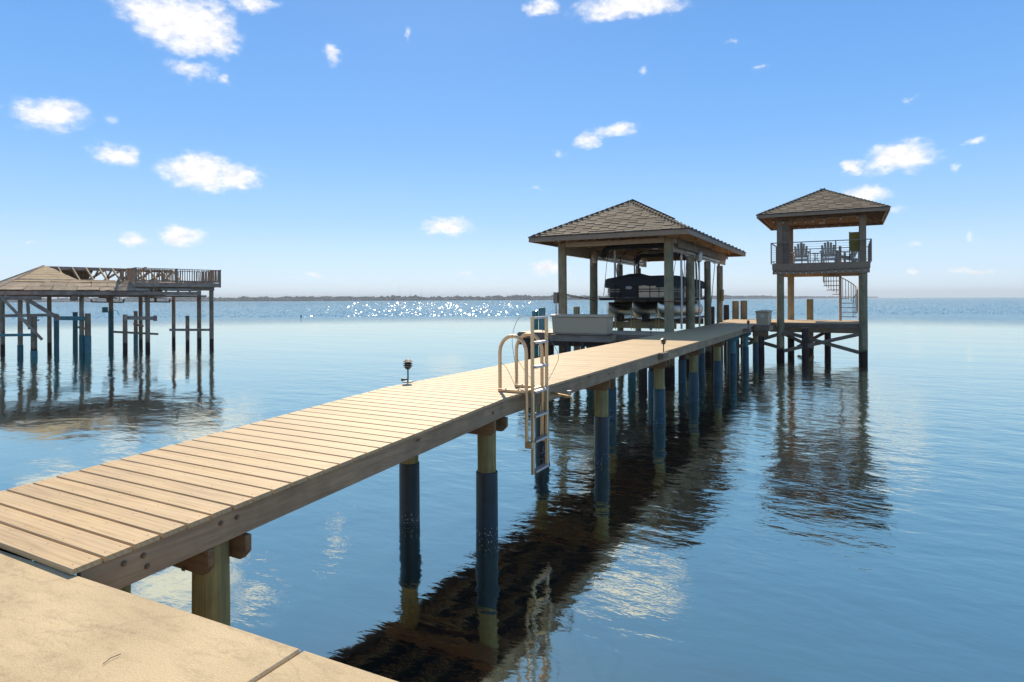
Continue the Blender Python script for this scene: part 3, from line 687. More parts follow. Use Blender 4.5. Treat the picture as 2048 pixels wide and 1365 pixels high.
def rounded(w, h, r, n=5, corners=(1, 1, 1, 1)):
    pts = []
    for ci, (cx, cy, a0) in enumerate(((w / 2 - r, h / 2 - r, 0), (-w / 2 + r, h / 2 - r, 90), (-w / 2 + r, -h / 2 + r, 180), (w / 2 - r, -h / 2 + r, 270))):
        if corners[ci]: pts += [(cx + r * math.cos(R(a0 + 90 * k / n)), cy + r * math.sin(R(a0 + 90 * k / n))) for k in range(n + 1)]
        else: pts.append((math.copysign(w / 2, cx), math.copysign(h / 2, cy)))
    return pts
def dockbox(loc, Lx, Dy, H, label, along='x', badge=None):
    t = thing('dock_box', label, 'storage box', loc)
    a, b_ = Lx / 2, Dy / 2
    lo, hi = 0.0, H * .86
    mb = MB(); k = .03
    mb.add([(-a + k, -b_ + k, lo), (a - k, -b_ + k, lo), (a - k, b_ - k, lo), (-a + k, b_ - k, lo), (-a, -b_, hi), (a, -b_, hi), (a, b_, hi), (-a, b_, hi)],
           [(0, 3, 2, 1), (4, 5, 6, 7), (0, 1, 5, 4), (1, 2, 6, 5), (2, 3, 7, 6), (3, 0, 4, 7)])
    part('body', mb, M_RESIN, t, local=True, bevel=.012)
    o = .03; hl = H - hi
    if along == 'x':
        n = 8; poly = [(-b_ - o, hi + .004), (b_ + o, hi + .004)] + [((b_ + o) * math.cos(math.pi * q / n), hi + .03 + (hl - .03) * min(1, 1.6 * math.sin(math.pi * q / n))) for q in range(n + 1)]
        mb = MB().prism(poly, 'x', -a - o, a + o)
    else:
        n = 10; poly = [(-a - o, hi + .004), (a + o, hi + .004)] + [((a + o) * math.cos(math.pi * q / n), hi + .025 + (hl - .025) * math.sin(math.pi * q / n)) for q in range(n + 1)]
        mb = MB().prism(poly, 'y', -b_ - o, b_ + o)
    part('lid', mb, M_RESIN, t, local=True, bevel=.006, smooth=True)
    part('base_moulding', MB().box((0, 0, -.02), (Lx - .05, Dy - .05, .038)), M_DARKM, t, local=True)
    if badge == 'end':
        bd = part('badge', MB().prism([(.062 * math.cos(q * math.tau / 20), H * .62 + .062 * math.sin(q * math.tau / 20)) for q in range(20)], 'y', -b_ - .012, -b_ + .01), M_WHITE, t, local=True)
        part('emblem', MB().prism([(0, H * .62 + .04), (.03, H * .62 + .005), (.012, H * .62 - .03), (-.012, H * .62 - .03), (-.03, H * .62 + .005)], 'y', -b_ - .015, -b_ - .0125), M_RESIN, bd, local=True)
    if badge == 'side':
        part('latch', MB().prism([(.0 + .03 * math.cos(q * math.tau / 14), H * .62 + .03 * math.sin(q * math.tau / 14)) for q in range(14)], 'x', a - .012, a + .006), M_WHITE, t, local=True)
    return t
dockbox((-2.985, 17.55, DK + .03), 1.78, .56, .56, 'long taupe resin dock box on the bracket in front of the boathouse', 'x', 'side')
dockbox((1.19, 25.9, DK + .03), .46, 1.15, .56, 'short taupe resin dock box with round white badge beside the tower', 'y', 'end')
part('box_bracket', MB().span((.93, 25.2, DK - .19), (1.45, 25.24, DK - .02)), M_STRX, pier)
part('box_bracket', MB().span((.93, 26.55, DK - .19), (1.45, 26.59, DK - .02)), M_STRX, pier)
part('box_bracket', MB().span((1.41, 25.24, DK - .19), (1.449, 26.55, DK - .021)), M_STR, pier)
part('box_bracket', MB().span((.85, 25.3, DK - .40), (1.4, 25.45, DK - .20)), M_CAP, pier)

# ------------------------------------------------------------------ roofs
def shingle_mesh(w, L, thick):
    # tab with clipped lower corners, thicker at its lower edge
    poly = [(-w / 2 + .002, L / 2), (-w / 2 + .002, -L / 2 + .03), (-w / 2 + .045, -L / 2), (w / 2 - .045, -L / 2), (w / 2 - .002, -L / 2 + .03), (w / 2 - .002, L / 2)]
    vs = [(x, y, .002 if y > 0 else 0) for x, y in poly] + [(x, y, .004 if y > 0 else thick) for x, y in poly]
    n = 6; fs = [tuple(range(n))[::-1], tuple(range(n, 2 * n))] + [(i, (i + 1) % n, n + (i + 1) % n, n + i) for i in range(n)]
    return MB().add(vs, fs)
def roof_face(parent, A, B, T0, T1, individual, w=.30, exp=.155, seed=1):
    """A,B eave corners, T0,T1 top corners above A and B (same point for a triangle)"""
    A, B, T0, T1 = map(Vector, (A, B, T0, T1)); ux = (B - A).normalized(); top = (T0 + T1) / 2
    perp = (top - A) - ux * (top - A).dot(ux); SLn = perp.length; uy = perp.normalized(); nz = ux.cross(uy)
    Mx = Matrix((ux, uy, nz)).transposed()
    a0 = (T0 - A).dot(ux) / SLn; a1 = (T1 - B).dot(ux) / SLn; Lw = (B - A).length
    rnd = random.Random(seed); rows = int(SLn / exp); meshes = [shingle_mesh(w, exp * 1.25, t) for t in (.012, .024)]
    mm = [[m.mesh('shingle', q) for q in (M_SHIN, M_SHIN2)] for m in meshes] if individual else None
    big = MB()
    for r in range(rows + 1):
        y = r * exp; x0, x1 = a0 * y, Lw + a1 * y
        x = x0 - w * ((r * .5 + rnd.uniform(-.09, .09)) % 1)
        k = 0
        while x < x1 - .03:
            c = x + w / 2; 
            l_, r_ = max(x, x0), min(x + w, x1)
            if r_ - l_ > .06:
                full = (l_ == x and r_ == x + w); tt = (k % 2) if rnd.random() < .8 else ((k + 1) % 2)
                if individual and full:
                    p = A + ux * c + uy * (y + exp * .6) + nz * .006
                    o = inst('shingle', mm[tt][rnd.random() < .4], parent, p); o.rotation_mode = 'QUATERNION'; o.rotation_quaternion = Mx.to_quaternion()
                else:
                    s = shingle_mesh(r_ - l_, exp * 1.25, (.012, .024)[tt]); big.cur = 0
                    big.add([A + ux * ((l_ + r_) / 2) + uy * (y + exp * .6) + nz * .006 + Mx @ Vector(q) for q in s.v], s.f)
            x += w; k += 1
    if big.v: part('shingle_field' if not individual else 'cut_shingles', big, M_SHIN, parent, kind='stuff')
def hip_cap(parent, a, b, w=.26):
    a, b = Vector(a), Vector(b); d = (b - a); n = max(2, int(d.length / .2)); d.normalize(); s = d.cross(Vector((0, 0, 1))).normalized(); up = s.cross(d)
    mb = MB()
    for k in range(n):
        p, q = a.lerp(b, k / n), a.lerp(b, (k + 1.25) / n)
        lift = .035 if True else 0
        vs = [p + up * .036, p + s * w / 2 - up * .022, p - s * w / 2 - up * .022, q + up * .03, q + s * w / 2 - up * .03, q - s * w / 2 - up * .03]
        vs += [v - up * .012 for v in vs]
        mb.add(vs, [(0, 1, 4, 3), (0, 3, 5, 2), (6, 9, 10, 7), (6, 8, 11, 9), (0, 2, 8, 6), (0, 6, 7, 1), (1, 7, 10, 4), (2, 5, 11, 8)])
    part('hip_cap', mb, M_SHIN, parent, kind='stuff')

def hip_roof(t, x0, x1, y0, y1, ze, zt, ry0, ry1, fd=.16, raft=.55, thick_faces=(1, 0, 0, 0)):
    """decking, rafters, fascia and shingles; ze = top of the eave, zt = ridge height"""
    xc = (x0 + x1) / 2; T0, T1 = (xc, ry0, zt), (xc, ry1, zt)
    cs = [(x0, y0, ze), (x1, y0, ze), (x1, y1, ze), (x0, y1, ze)]
    faces = [(cs[0], cs[1], T0, T0), (cs[1], cs[2], T0, T1), (cs[2], cs[3], T1, T1), (cs[3], cs[0], T1, T0)]
    for k, (A, B, a, b_) in enumerate(faces):
        # boards of the roof deck, running along the eave
        A, B, a, b_ = map(Vector, (A, B, a, b_)); ux = (B - A).normalized(); perp = (a + b_) / 2 - A; perp -= ux * perp.dot(ux); S = perp.length; uy = perp.normalized(); nz = ux.cross(uy)
        a0 = (a - A).dot(ux) / S; a1 = (b_ - B).dot(ux) / S; Lw = (B - A).length; n = max(4, int(S / .19))
        for r in range(n):
            s0, s1 = S * r / n, S * (r + 1) / n - .006
            q = [A + ux * (a0 * s0) + uy * s0, A + ux * (Lw + a1 * s0) + uy * s0, A + ux * (Lw + a1 * s1) + uy * s1, A + ux * (a0 * s1) + uy * s1]
            vs = [p - nz * .004 for p in q] + [p - nz * .024 for p in q]
            part('roof_board', MB().add(vs, [(0, 1, 2, 3), (7, 6, 5, 4), (0, 4, 5, 1), (1, 5, 6, 2), (2, 6, 7, 3), (3, 7, 4, 0)]), M_SOFF, t)
        # jack rafters
        m = int(Lw / raft)
        for r in range(1, m):
            xx = Lw * r / m
            lim = min(S, xx / a0 if a0 > .01 else S, (Lw - xx) / (-a1) if a1 < -.01 else S)
            if lim < .3: continue
            p0 = A + ux * xx + uy * .05 - nz * .075; p1 = A + ux * xx + uy * (lim - .06) - nz * .075
            part('rafter', MB().beam(p0, p1, .038, .10, nz), M_RAFT, t)
        roof_face(t, A, B, a, b_, bool(thick_faces[k]), seed=k + 3)
    for cpt, T in ((cs[0], T0), (cs[1], T0), (cs[2], T1), (cs[3], T1)):
        hip_cap(t, cpt, T)
        d = Vector(T) - Vector(cpt); p0 = Vector(cpt) + d * .03 - Vector((0, 0, .11)); p1 = Vector(T) - Vector((0, 0, .11))
        part('hip_rafter', MB().beam(p0, p1, .045, .14), M_RAFT, t)
    if ry1 - ry0 > .1: hip_cap(t, T0, T1)
    # fascia and drip edge
    e = .035
    part('fascia', MB().span((x0 - e, y0 - e, ze - fd), (x1 + e, y0, ze - .02)), M_FASC, t, bevel=.003)
    part('fascia', MB().span((x0 - e, y1, ze - fd), (x1 + e, y1 + e, ze - .02)), M_FASC, t, bevel=.003)
    part('fascia', MB().span((x1, y0 + .001, ze - fd), (x1 + e, y1 - .001, ze - .02)), MY, t, bevel=.003)
    part('fascia', MB().span((x0 - e, y0 + .001, ze - fd), (x0, y1 - .001, ze - .02)), MY, t, bevel=.003)
    g = .055
    dm = MB()
    dm.span((x0 - g, y0 - g, ze - .02), (x1 + g, y0, ze + .012)); dm.span((x0 - g, y1, ze - .02), (x1 + g, y1 + g, ze + .012))
    dm.span((x1, y0, ze - .02), (x1 + g, y1, ze + .012)); dm.span((x0 - g, y0, ze - .02), (x0, y1, ze + .012))
    part('drip_edge', dm, M_EDGE, t)
MY = wood('grey_brown_side_fascia', (.38, .265, .18), .85, 1.12, 'y', 1, .6, 6, vary=.12, bstr=.1)

# ------------------------------------------------------------------ boathouse
bh = thing('boathouse', 'open boathouse with brown hipped shingle roof on round posts over the boat slip', 'boathouse', (-2.83, 24.8, 0))
hip_roof(bh, -5.48, -.16, 19.03, 30.65, 4.68, 6.06, 21.72, 27.95, fd=.175, raft=.6, thick_faces=(1, 0, 0, 0))
XRR, XLL = -.975, -4.69
PY = [20.0, 22.95, 26.2, 28.8]
for k, y_ in enumerate(PY):
    for X in (XRR, XLL):
        top = 4.50 if k == 0 else (4.13, 4.06, 4.0)[k - 1]
        r0 = (.165 if k == 0 else .17 if k == 1 else .145)
        mat = M_POST
        o = part('post', pile(MB(), X, y_, -1.6, top, r0, r0 * .88, 80 + k * 2 + (X < -2), n=24, wob=.025, lean=(.004 * (1 if k % 2 else -1), 0)), mat, bh, smooth=True)
        if k:
            part('post_bracket', MB().span((X - .05, y_ - r0 - .03, top - .30), (X + .05, y_ - r0 + .03, 4.52)), M_BEAM, bh, bevel=.003)
for X, s_ in ((XRR, 1), (XLL, -1)):
    part('side_beam', MB().span((X - .045, 20.2, 4.10), (X + .045, 30.1, 4.36)), M_BEAM, bh, bevel=.003)
    part('side_beam', MB().span((X + .1, 20.0, 4.36), (X + .14, 30.2, 4.50)), M_BEAM, bh, bevel=.003)
    for k in range(9):
        yy = 23.2 + k * .78
        part('side_board', MB().span((X + .15, yy, 4.18), (X + .17, yy + .74, 4.50)), M_RAFTV, bh) if False else None
M_RAFTV = wood('brown_vertical_board', (.30, .215, .15), .8, 1.2, 'z', 1, .7, 6, vary=.25)
for k in range(9):
    yy = 20.5 + k * 1.0
    part('side_board', MB().span((XRR + .15, yy, 4.24), (XRR + .168, yy + .97, 4.56)), M_RAFTV, bh)
for y_ in (20.0, 30.0): part('cross_beam', MB().span((XLL - .1, y_ - .04, 4.37), (XRR + .1, y_ + .04, 4.52)), M_BEAM, bh, bevel=.003)
for y_ in (23.2, 26.4): part('ceiling_joist', MB().span((XLL - .1, y_ - .03, 4.52), (XRR + .1, y_ + .03, 4.64)), M_RAFT, bh)
puck = MB().lathe([(.0, -.035), (.12, -.035), (.13, -.01), (.13, 0)], n=14).mesh('ceiling_light', M_GLASS)
# soffit ceiling lights
for k, (X, Y, lab) in enumerate(((-3.6, 20.6, 0), (-2.4, 23.6, 0), (-2.7, 26.5, 0), (-1.6, 20.6, 0))):
    z = 4.66 + (2.66 - max(abs(X + 2.82), 0)) * .52 * (1 if Y > 21.7 else 0) if False else 4.50
    o = inst('ceiling_light', puck, bh, (X, Y, z))
part('electric_box', MB().span((-5.0, 19.86, 2.42), (-4.84, 19.98, 2.80)), M_DARKM, bh, bevel=.008)
part('conduit', MB().tube([(-4.90, 19.9, 2.42), (-4.88, 19.9, 1.52)], .018, 8).tube([(-4.96, 19.9, 2.42), (-4.92, 19.92, 1.9), (-4.93, 19.9, 1.52)], .010, 6), M_PIPE, bh, smooth=True)
part('conduit', MB().tube([(-.86, 24.0, 4.2), (-.86, 24.0, 1.5)], .035, 8), M_PIPE, bh, smooth=True)
part('meter_box', MB().span((XRR + .10, 28.6, 2.45), (XRR + .2, 28.75, 2.95)), M_GOLD, bh)
for X, nm in ((XRR + .02, 'right'), (XLL + .28, 'left')):
    hl = thing('lift_hoist', 'boat lift drive motor and shaft under the %s eave beam of the boathouse' % nm, 'hoist', (X, 24, 4.2))
    part('drive_shaft', MB().tube([(X, 22.2, 4.10), (X, 28.4, 4.10)], .035, 10), M_PIPE, hl, smooth=True)
    part('shaft_beam', MB().span((X - .05, 22.1, 4.16), (X + .05, 28.6, 4.22)), M_PIPE, hl)
    yq = 23.9 if nm == 'right' else 22.4
    part('motor', MB().lathe([(.03, -.26), (.10, -.22), (.115, 0), (.11, .17), (.06, .23)], (X + (.12 if nm == 'right' else 0), yq, 4.18), 14), M_RESIN if nm == 'left' else M_PIPE, hl, smooth=True)
    part('gear_case', MB().span((X - .12, yq - .12, 4.02), (X + .08, yq + .12, 4.20)), M_BEAM, hl, bevel=.01)
    for yy in (22.4, 27.6):
        part('winder_drum', MB().tube([(X - .01, yy - .15, 4.10), (X - .01, yy + .15, 4.10)], .055, 10), M_PIPE, hl, smooth=True)
        xx = X + (-.22 if nm == 'right' else .02)
        part('lift_cable', MB().tube([(X, yy, 4.08), (xx, yy, 1.75)], .008, 5), M_CABLE, hl)
        part('lift_cable', MB().tube([(X, yy + .12, 4.08), (xx, yy + .1, 1.75)], .008, 5), M_CABLE, hl)
# lift cradle
cr = thing('boat_lift_cradle', 'boat lift cradle of tan cross timbers and black bunks under the pontoons', 'boat lift', (-2.7, 24, 1.5))
for y_ in (21.9, 26.5):
    part('cross_timber', MB().span((-4.45, y_ - .05, 1.50), (-1.22, y_ + .05, 1.74)), M_GOLD, cr, bevel=.004)
for X in (-3.05, -2.1, -1.3):
    part('bunk', MB().span((X - .05, 21.6, 1.755), (X + .05, 26.9, 1.84)), M_BLK, cr, bevel=.004)
for X in (-3.25, -2.3, -1.45):
    part('guide_pad', MB().span((X - .09, 21.7, 1.75), (X + .09, 22.1, 2.02)), M_BLK, cr, bevel=.006)
for X in (-3.95, -3.45, -2.75, -1.85):
    a_ = [(X - .05, 21.78, 1.45), (X - .05, 21.78, 1.92)] + [(X - .05 * math.cos(q * math.pi / 6), 21.78, 1.92 + .05 * math.sin(q * math.pi / 6)) for q in range(1, 6)] + [(X + .05, 21.78, 1.92), (X + .05, 21.78, 1.45)]
    part('bunk_strap', MB().tube(a_, .014, 6), M_BRASS, cr, smooth=True)
for X, Y, lab in ((-3.5, 22.05, 'left white guide pole standing on the lift in front of the boat'), (-1.06, 22.0, 'right white guide pole of the lift next to the front post')):
    g_ = MB().tube([(X, Y, 1.5), (X, Y, 4.35)], .038, 10)
    solo('guide_pole', g_, M_WHITE if X < -2 else M_PIPE, lab, 'pole', (X, Y, 1.5), smooth=True, group='guide poles of the boat lift')

# ------------------------------------------------------------------ pontoon boat
BX0, BX1, BY0, BY1 = -3.82, -1.24, 21.0, 27.1
BC = (BX0 + BX1) / 2
boat = thing('pontoon_boat', 'covered black and silver pontoon boat hanging in the boathouse lift', 'boat', (BC, 24, 1.8))
def pontoon(xc):
    r = .315; zc = 2.13; mb = MB(); prof_ = []; n = 20; vs = []
    ys = [(21.10, 0.0), (21.14, .12), (21.25, .34), (21.42, .58), (21.65, .80), (21.95, .95), (22.3, 1.0), (24, 1.0), (26.2, 1.0), (27.0, 1.0), (27.15, .55)]
    for (yy, f) in ys:
        for k in range(n):
            a = k / n * math.tau; cx, cz = math.cos(a), math.sin(a)
            # nose: the keel rises towards the tip and the section pinches to a vertical stem
            if yy < 22.3:
                w = r * f; top = zc + r; h = r * (.35 + .65 * f); zc2 = top - h * (1.0)
                if f == 0: w = .012
                z = zc2 + cz * h
                vs.append((xc + cx * w, yy, z))
            else: vs.append((xc + cx * r * f, yy, zc + cz * r * f))
    m = len(ys); fs = [(j * n + k, j * n + (k + 1) % n, (j + 1) * n + (k + 1) % n, (j + 1) * n + k) for j in range(m - 1) for k in range(n)] + [tuple(range(n))[::-1], tuple((m - 1) * n + k for k in range(n))]
    return mb.add(vs, fs)
for xc in (-3.42, -2.53, -1.64):
    p = part('pontoon', pontoon(xc), M_PONT, boat, smooth=True)
    part('keel_strip', MB().span((xc - .012, 22.3, 1.80), (xc + .012, 27.0, 1.822)), M_PONT, p)
    part('riser_bracket', MB().span((xc - .13, 22.3, 2.44), (xc + .13, 27.0, 2.505)), M_DARKM, p)
    part('splash_rail', MB().beam((xc + .05, 21.35, 2.22), (xc + .30, 22.2, 2.16), .012, .02), M_DARKM, p)
# deck slab with rounded bow
def rrect(x0, x1, y0, y1, r, n=8):
    P = []
    for cx, cy, a0 in ((x1 - r, y0 + r, -90), (x1 - .12, y1 - .12, 0), (x0 + .12, y1 - .12, 90), (x0 + r, y0 + r, 180)):
        rr = r if cy < y0 + 3 and a0 in (-90, 180) else .12
        for k in range(n + 1):
            a = R(a0 + 90 * k / n); P.append((cx + rr * math.cos(a), cy + rr * math.sin(a)))
    return P
part('deck', MB().prism(rrect(BX0, BX1, BY0, BY1, .30), 'z', 2.51, 2.60), M_BLK, boat, bevel=.01)
part('deck_trim', MB().prism(rrect(BX0 - .02, BX1 + .02, BY0 - .02, BY1, .30), 'z', 2.535, 2.575), M_BLK, boat)
# fence along the deck edge in panels
path = [Vector((x_, y_)) for x_, y_ in rrect(BX0 + .10, BX1 - .10, BY0 + .42, BY1 - .1, .55, 10)]
def along(path):
    d = [0]
    for a, b in zip(path, path[1:] + path[:1]): d.append(d[-1] + (b - a).length)
    return d
dd = along(path); TOT = dd[-1]
def at_s(s):
    s %= TOT
    for k in range(len(path)):
        if dd[k] <= s <= dd[k + 1]:
            t_ = (s - dd[k]) / max(1e-6, dd[k + 1] - dd[k]); a, b = path[k], path[(k + 1) % len(path)]; return a.lerp(b, t_)
def panel(s0, s1, z0, z1, off=0.0, th=.02):
    n = max(2, int((s1 - s0) / .08)); mb = MB(); vs = []
    for k in range(n + 1):
        s = s0 + (s1 - s0) * k / n; p = at_s(s); q = at_s(s + .02); t_ = (q - p).normalized(); nn = Vector((t_.y, -t_.x))
        o_ = p + nn * off; i_ = p + nn * (off - th)
        vs += [(o_.x, o_.y, z0), (o_.x, o_.y, z1), (i_.x, i_.y, z1), (i_.x, i_.y, z0)]
    fs = []
    for k in range(n):
        for j in range(4): fs.append((k * 4 + j, k * 4 + (j + 1) % 4, (k + 1) * 4 + (j + 1) % 4, (k + 1) * 4 + j))
    fs += [(0, 1, 2, 3), (n * 4 + 3, n * 4 + 2, n * 4 + 1, n * 4)]
    return mb.add(vs, fs)
# path starts at the bow right corner (bottom of the arc) and runs +x corner, right side, stern, left side, left bow corner, then the bow
bow0 = dd[len(path) - 1]          # end of the left corner arc = start of the straight bow going right
def s_at_x(x_):                   # arc position on the bow for a given x
    return bow0 + (x_ - path[-1].x)
zA, zB = 2.61, 3.10
segs = [(bow0 - 1.35, bow0 - .96, 'black'), (bow0 - .94, bow0 - .40, 'silver'), (bow0 - .38, bow0 - .12, 'black'), (bow0 - .10, s_at_x(-3.10), 'black')]
segs += [(s_at_x(-2.41), s_at_x(-2.03), 'silver'), (s_at_x(-2.00), TOT + .18, 'silver'), (TOT + .20, TOT + .62, 'silver'), (TOT + .64, TOT + 1.5, 'black')]
ss = TOT + 1.55; e_ = TOT + bow0 - 1.45
cnt = 0
while ss < e_ - .4:
    segs.append((ss, min(ss + .95, e_), 'silver' if cnt % 4 == 1 else 'black')); ss += .98; cnt += 1
for a, b_, kind in segs:
    pn = part('fence_panel', panel(a, b_, zA, zB), M_SILV if kind == 'silver' else M_BLK, boat, smooth=True)
    for z in (2.80, 2.88): part('trim_stripe', panel(a, b_, z, z + .035, .006, .006), M_BLK if kind == 'silver' else M_DARKM, pn, smooth=True)
# bow gate with slats and the maker's oval
gx0, gx1 = -3.08, -2.43
gate = part('bow_gate', MB().span((gx0, BY0 + .40, zA), (gx1, BY0 + .44, zB)), M_BLK, boat)
for k in range(7): part('gate_slat', MB().span((gx0 + .03, BY0 + .385, zA + .04 + k * .058), (gx1 - .03, BY0 + .399, zA + .07 + k * .058)), M_DARKM2 if False else M_BLK, gate)
def ring(cx, cz, a, b_, w, y, th=.01, n=28):
    mb = MB(); vs = []
    for k in range(n):
        q = k / n * math.tau
        for (ra, rb, yy) in ((a, b_, y), (a - w, b_ - w, y), (a - w, b_ - w, y + th), (a, b_, y + th)): vs.append((cx + ra * math.cos(q), yy, cz + rb * math.sin(q)))
    fs = [(k * 4 + j, k * 4 + (j + 1) % 4, ((k + 1) % n) * 4 + (j + 1) % 4, ((k + 1) % n) * 4 + j) for k in range(n) for j in range(4)]
    return mb.add(vs, fs)
lx, lz, ly = -2.76, 2.955, BY0 + .37
em = part('emblem', ring(lx, lz, .115, .052, .012, ly), M_WHITE, boat, label='white oval emblem on the bow gate')
mb = MB()
mb.prism([(lx - .075, lz - .024), (lx - .058, lz - .024), (lx - .040, lz + .026), (lx - .057, lz + .026)], 'y', ly, ly + .008)
mb.prism([(lx - .040, lz - .006), (lx - .018, lz - .006), (lx - .014, lz + .006), (lx - .036, lz + .006)], 'y', ly, ly + .008)
mb.prism([(lx - .028, lz - .024), (lx - .011, lz - .024), (lx + .007, lz + .026), (lx - .010, lz + .026)], 'y', ly, ly + .008)
part('lettering', mb, M_WHITE, em)
part('lettering', ring(lx + .045, lz, .040, .028, .011, ly, .008, 16), M_WHITE, em)
# canvas mooring cover
def cover():
    nx, ny = 30, 44; mb = MB(); vs = []
    x0, x1, y0, y1 = BX0 + .06, BX1 - .06, BY0 + .38, BY1 - .05
    def H(u, v):
        ed = min(u, 1 - u) * 2; e2 = min(v * 2.6, (1 - v) * 4, 1)
        h_ = 3.27 + .05 * min(1, ed * 3.5) + .04 * min(1, e2 * 2)
        h_ += .11 * math.exp(-((u - .33) / .17) ** 4 - ((v - .22) / .14) ** 2)      # console
        h_ += .04 * math.exp(-((u - .45) / .3) ** 2 - ((v - .3) / .2) ** 2)
        h_ += .10 * math.exp(-((u - .75) / .2) ** 2 - ((v - .55) / .3) ** 2)
        h_ += .014 * mnoise.noise(Vector((u * 9, v * 14, 1)))
        return h_
    for j in range(ny + 1):
        for i in range(nx + 1):
            u, v = i / nx, j / ny; x_, y_ = x0 + (x1 - x0) * u, y0 + (y1 - y0) * v
            # round the bow corners
            r = .5
            if y_ < y0 + r:
                k = y0 + r - y_
                ins = r - math.sqrt(max(0, r * r - k * k)); x_ = max(x0 + ins, min(x1 - ins, x_))
            vs.append((x_, y_, H(u, v)))
    fs = [(j * (nx + 1) + i, j * (nx + 1) + i + 1, (j + 1) * (nx + 1) + i + 1, (j + 1) * (nx + 1) + i) for j in range(ny) for i in range(nx)]
    # skirt
    loop = [i for i in range(nx + 1)] + [j * (nx + 1) + nx for j in range(1, ny + 1)] + [ny * (nx + 1) + i for i in range(nx - 1, -1, -1)] + [j * (nx + 1) for j in range(ny - 1, 0, -1)]
    o1 = len(vs); cx, cy = (x0 + x1) / 2, (y0 + y1) / 2
    for lvl, (dz, out_) in enumerate(((.06, .035), (.17, .045), (.31, .038))):
        for q, idx in enumerate(loop):
            b_ = vs[idx]; dx = 1 if b_[0] > cx else -1; d_ = Vector((b_[0] - cx, (b_[1] - cy) * .42)); d_.normalize()
            dip = .035 * mnoise.noise(Vector((q * .35, lvl, 2))) if lvl == 2 else 0
            vs.append((b_[0] + d_.x * out_, b_[1] + d_.y * out_ * 1.2, b_[2] - dz + dip))
    nl = len(loop)
    for q in range(nl): fs.append((loop[q], loop[(q + 1) % nl], o1 + (q + 1) % nl, o1 + q))
    for lv in range(2):
        for q in range(nl): fs.append((o1 + lv * nl + q, o1 + lv * nl + (q + 1) % nl, o1 + (lv + 1) * nl + (q + 1) % nl, o1 + (lv + 1) * nl + q))
    return mb.add(vs, fs)
part('mooring_cover', cover(), M_CLOTH, boat, smooth=True)
# sunshades
def canopy(xa, xb, ya_, yb2, ze_, zt_, droop):
    nx, ny = 18, 8; vs = []
    for lay in (0, .03):
        for j in range(ny + 1):
            for i in range(nx + 1):
                u, v = i / nx, j / ny; e = abs(2 * u - 1); z = zt_ - (zt_ - ze_) * e ** 4 - droop * max(0, e - .9) * 10 * .6 - .03 * (2 * v - 1) ** 2
                vs.append((xa + (xb - xa) * u, ya_ + (yb2 - ya_) * v, z - lay))
    N_ = (nx + 1) * (ny + 1); fs = []
    for j in range(ny):
        for i in range(nx):
            a = j * (nx + 1) + i; fs.append((a, a + 1, a + nx + 2, a + nx + 1)); fs.append((N_ + a, N_ + a + nx + 1, N_ + a + nx + 2, N_ + a + 1))
    for i in range(nx):
        a = i; fs.append((a, N_ + a, N_ + a + 1, a + 1)); a = ny * (nx + 1) + i; fs.append((a, a + 1, N_ + a + 1, N_ + a))
    for j in range(ny):
        a = j * (nx + 1); fs.append((a, a + nx + 1, N_ + a + nx + 1, N_ + a)); a += nx; fs.append((a, N_ + a, N_ + a + nx + 1, a + nx + 1))
    return MB().add(vs, fs)
def hoop(x0, x1, y0, zt_, z0, lean, r, n=8, cr_=.45):
    P = [(x0, y0, z0), (x0 + .02, y0 + lean * .5, zt_ - cr_)]
    P += [(x0 + .02 + cr_ - cr_ * math.cos(a), y0 + lean, zt_ - cr_ + cr_ * math.sin(a)) for a in [math.pi / 2 * k / 6 for k in range(1, 7)]]
    P += [(x1 - .02 - cr_ + cr_ * math.sin(a), y0 + lean, zt_ - cr_ + cr_ * math.cos(a)) for a in [math.pi / 2 * k / 6 for k in range(0, 6)]]
    P += [(x1 - .02, y0 + lean * .5, zt_ - cr_), (x1, y0, z0)]
    return MB().tube(P, r, n)
part('folded_sunshade', hoop(-3.98, -1.20, 22.05, 4.47, 4.08, 0, .105, 12, .34), M_CLOTH, boat, smooth=True)
part('folded_sunshade', hoop(-3.80, -1.22, 25.6, 4.36, 4.12, 0, .085, 12, .26), M_CLOTH, boat, smooth=True)
part('tower_arch', hoop(-3.72, -1.20, 25.2, 4.50, 2.62, -.25, .032), M_SILV, boat, smooth=True)
part('tower_arch', hoop(-3.64, -1.25, 25.55, 4.40, 2.62, -.25, .030), M_BLK, boat, smooth=True)
for y_, z_ in ((22.5, 4.35), (24.0, 4.35), (25.7, 4.25)):
    part('shade_frame', hoop(-3.84, -1.30, 23.4 if y_ < 25 else 26.2, z_ + .15, 3.2, y_ - (23.4 if y_ < 25 else 26.2), .014, 6, .3), M_BLK, boat, smooth=True)
for X in (-3.9, -1.3):
    part('tie_strap', MB().tube([(X, 22.4, 4.25), (X * 1.0 + (.12 if X < -2 else -.05), 21.6, 2.66)], .010, 5), M_CLOTH, boat)
part('bow_light', MB().lathe([(.03, 0), (.03, .05)], (-3.80, 21.1, 2.60), 8), M_WHITE, boat)
for q in ((BX0 + .02, 21.15), (BX1 - .02, 26.9), (BX1 - .1, 21.3)):
    part('cleat', MB().box((q[0], q[1], 2.63), (.05, .16, .03)), M_PONT, boat, bevel=.005)
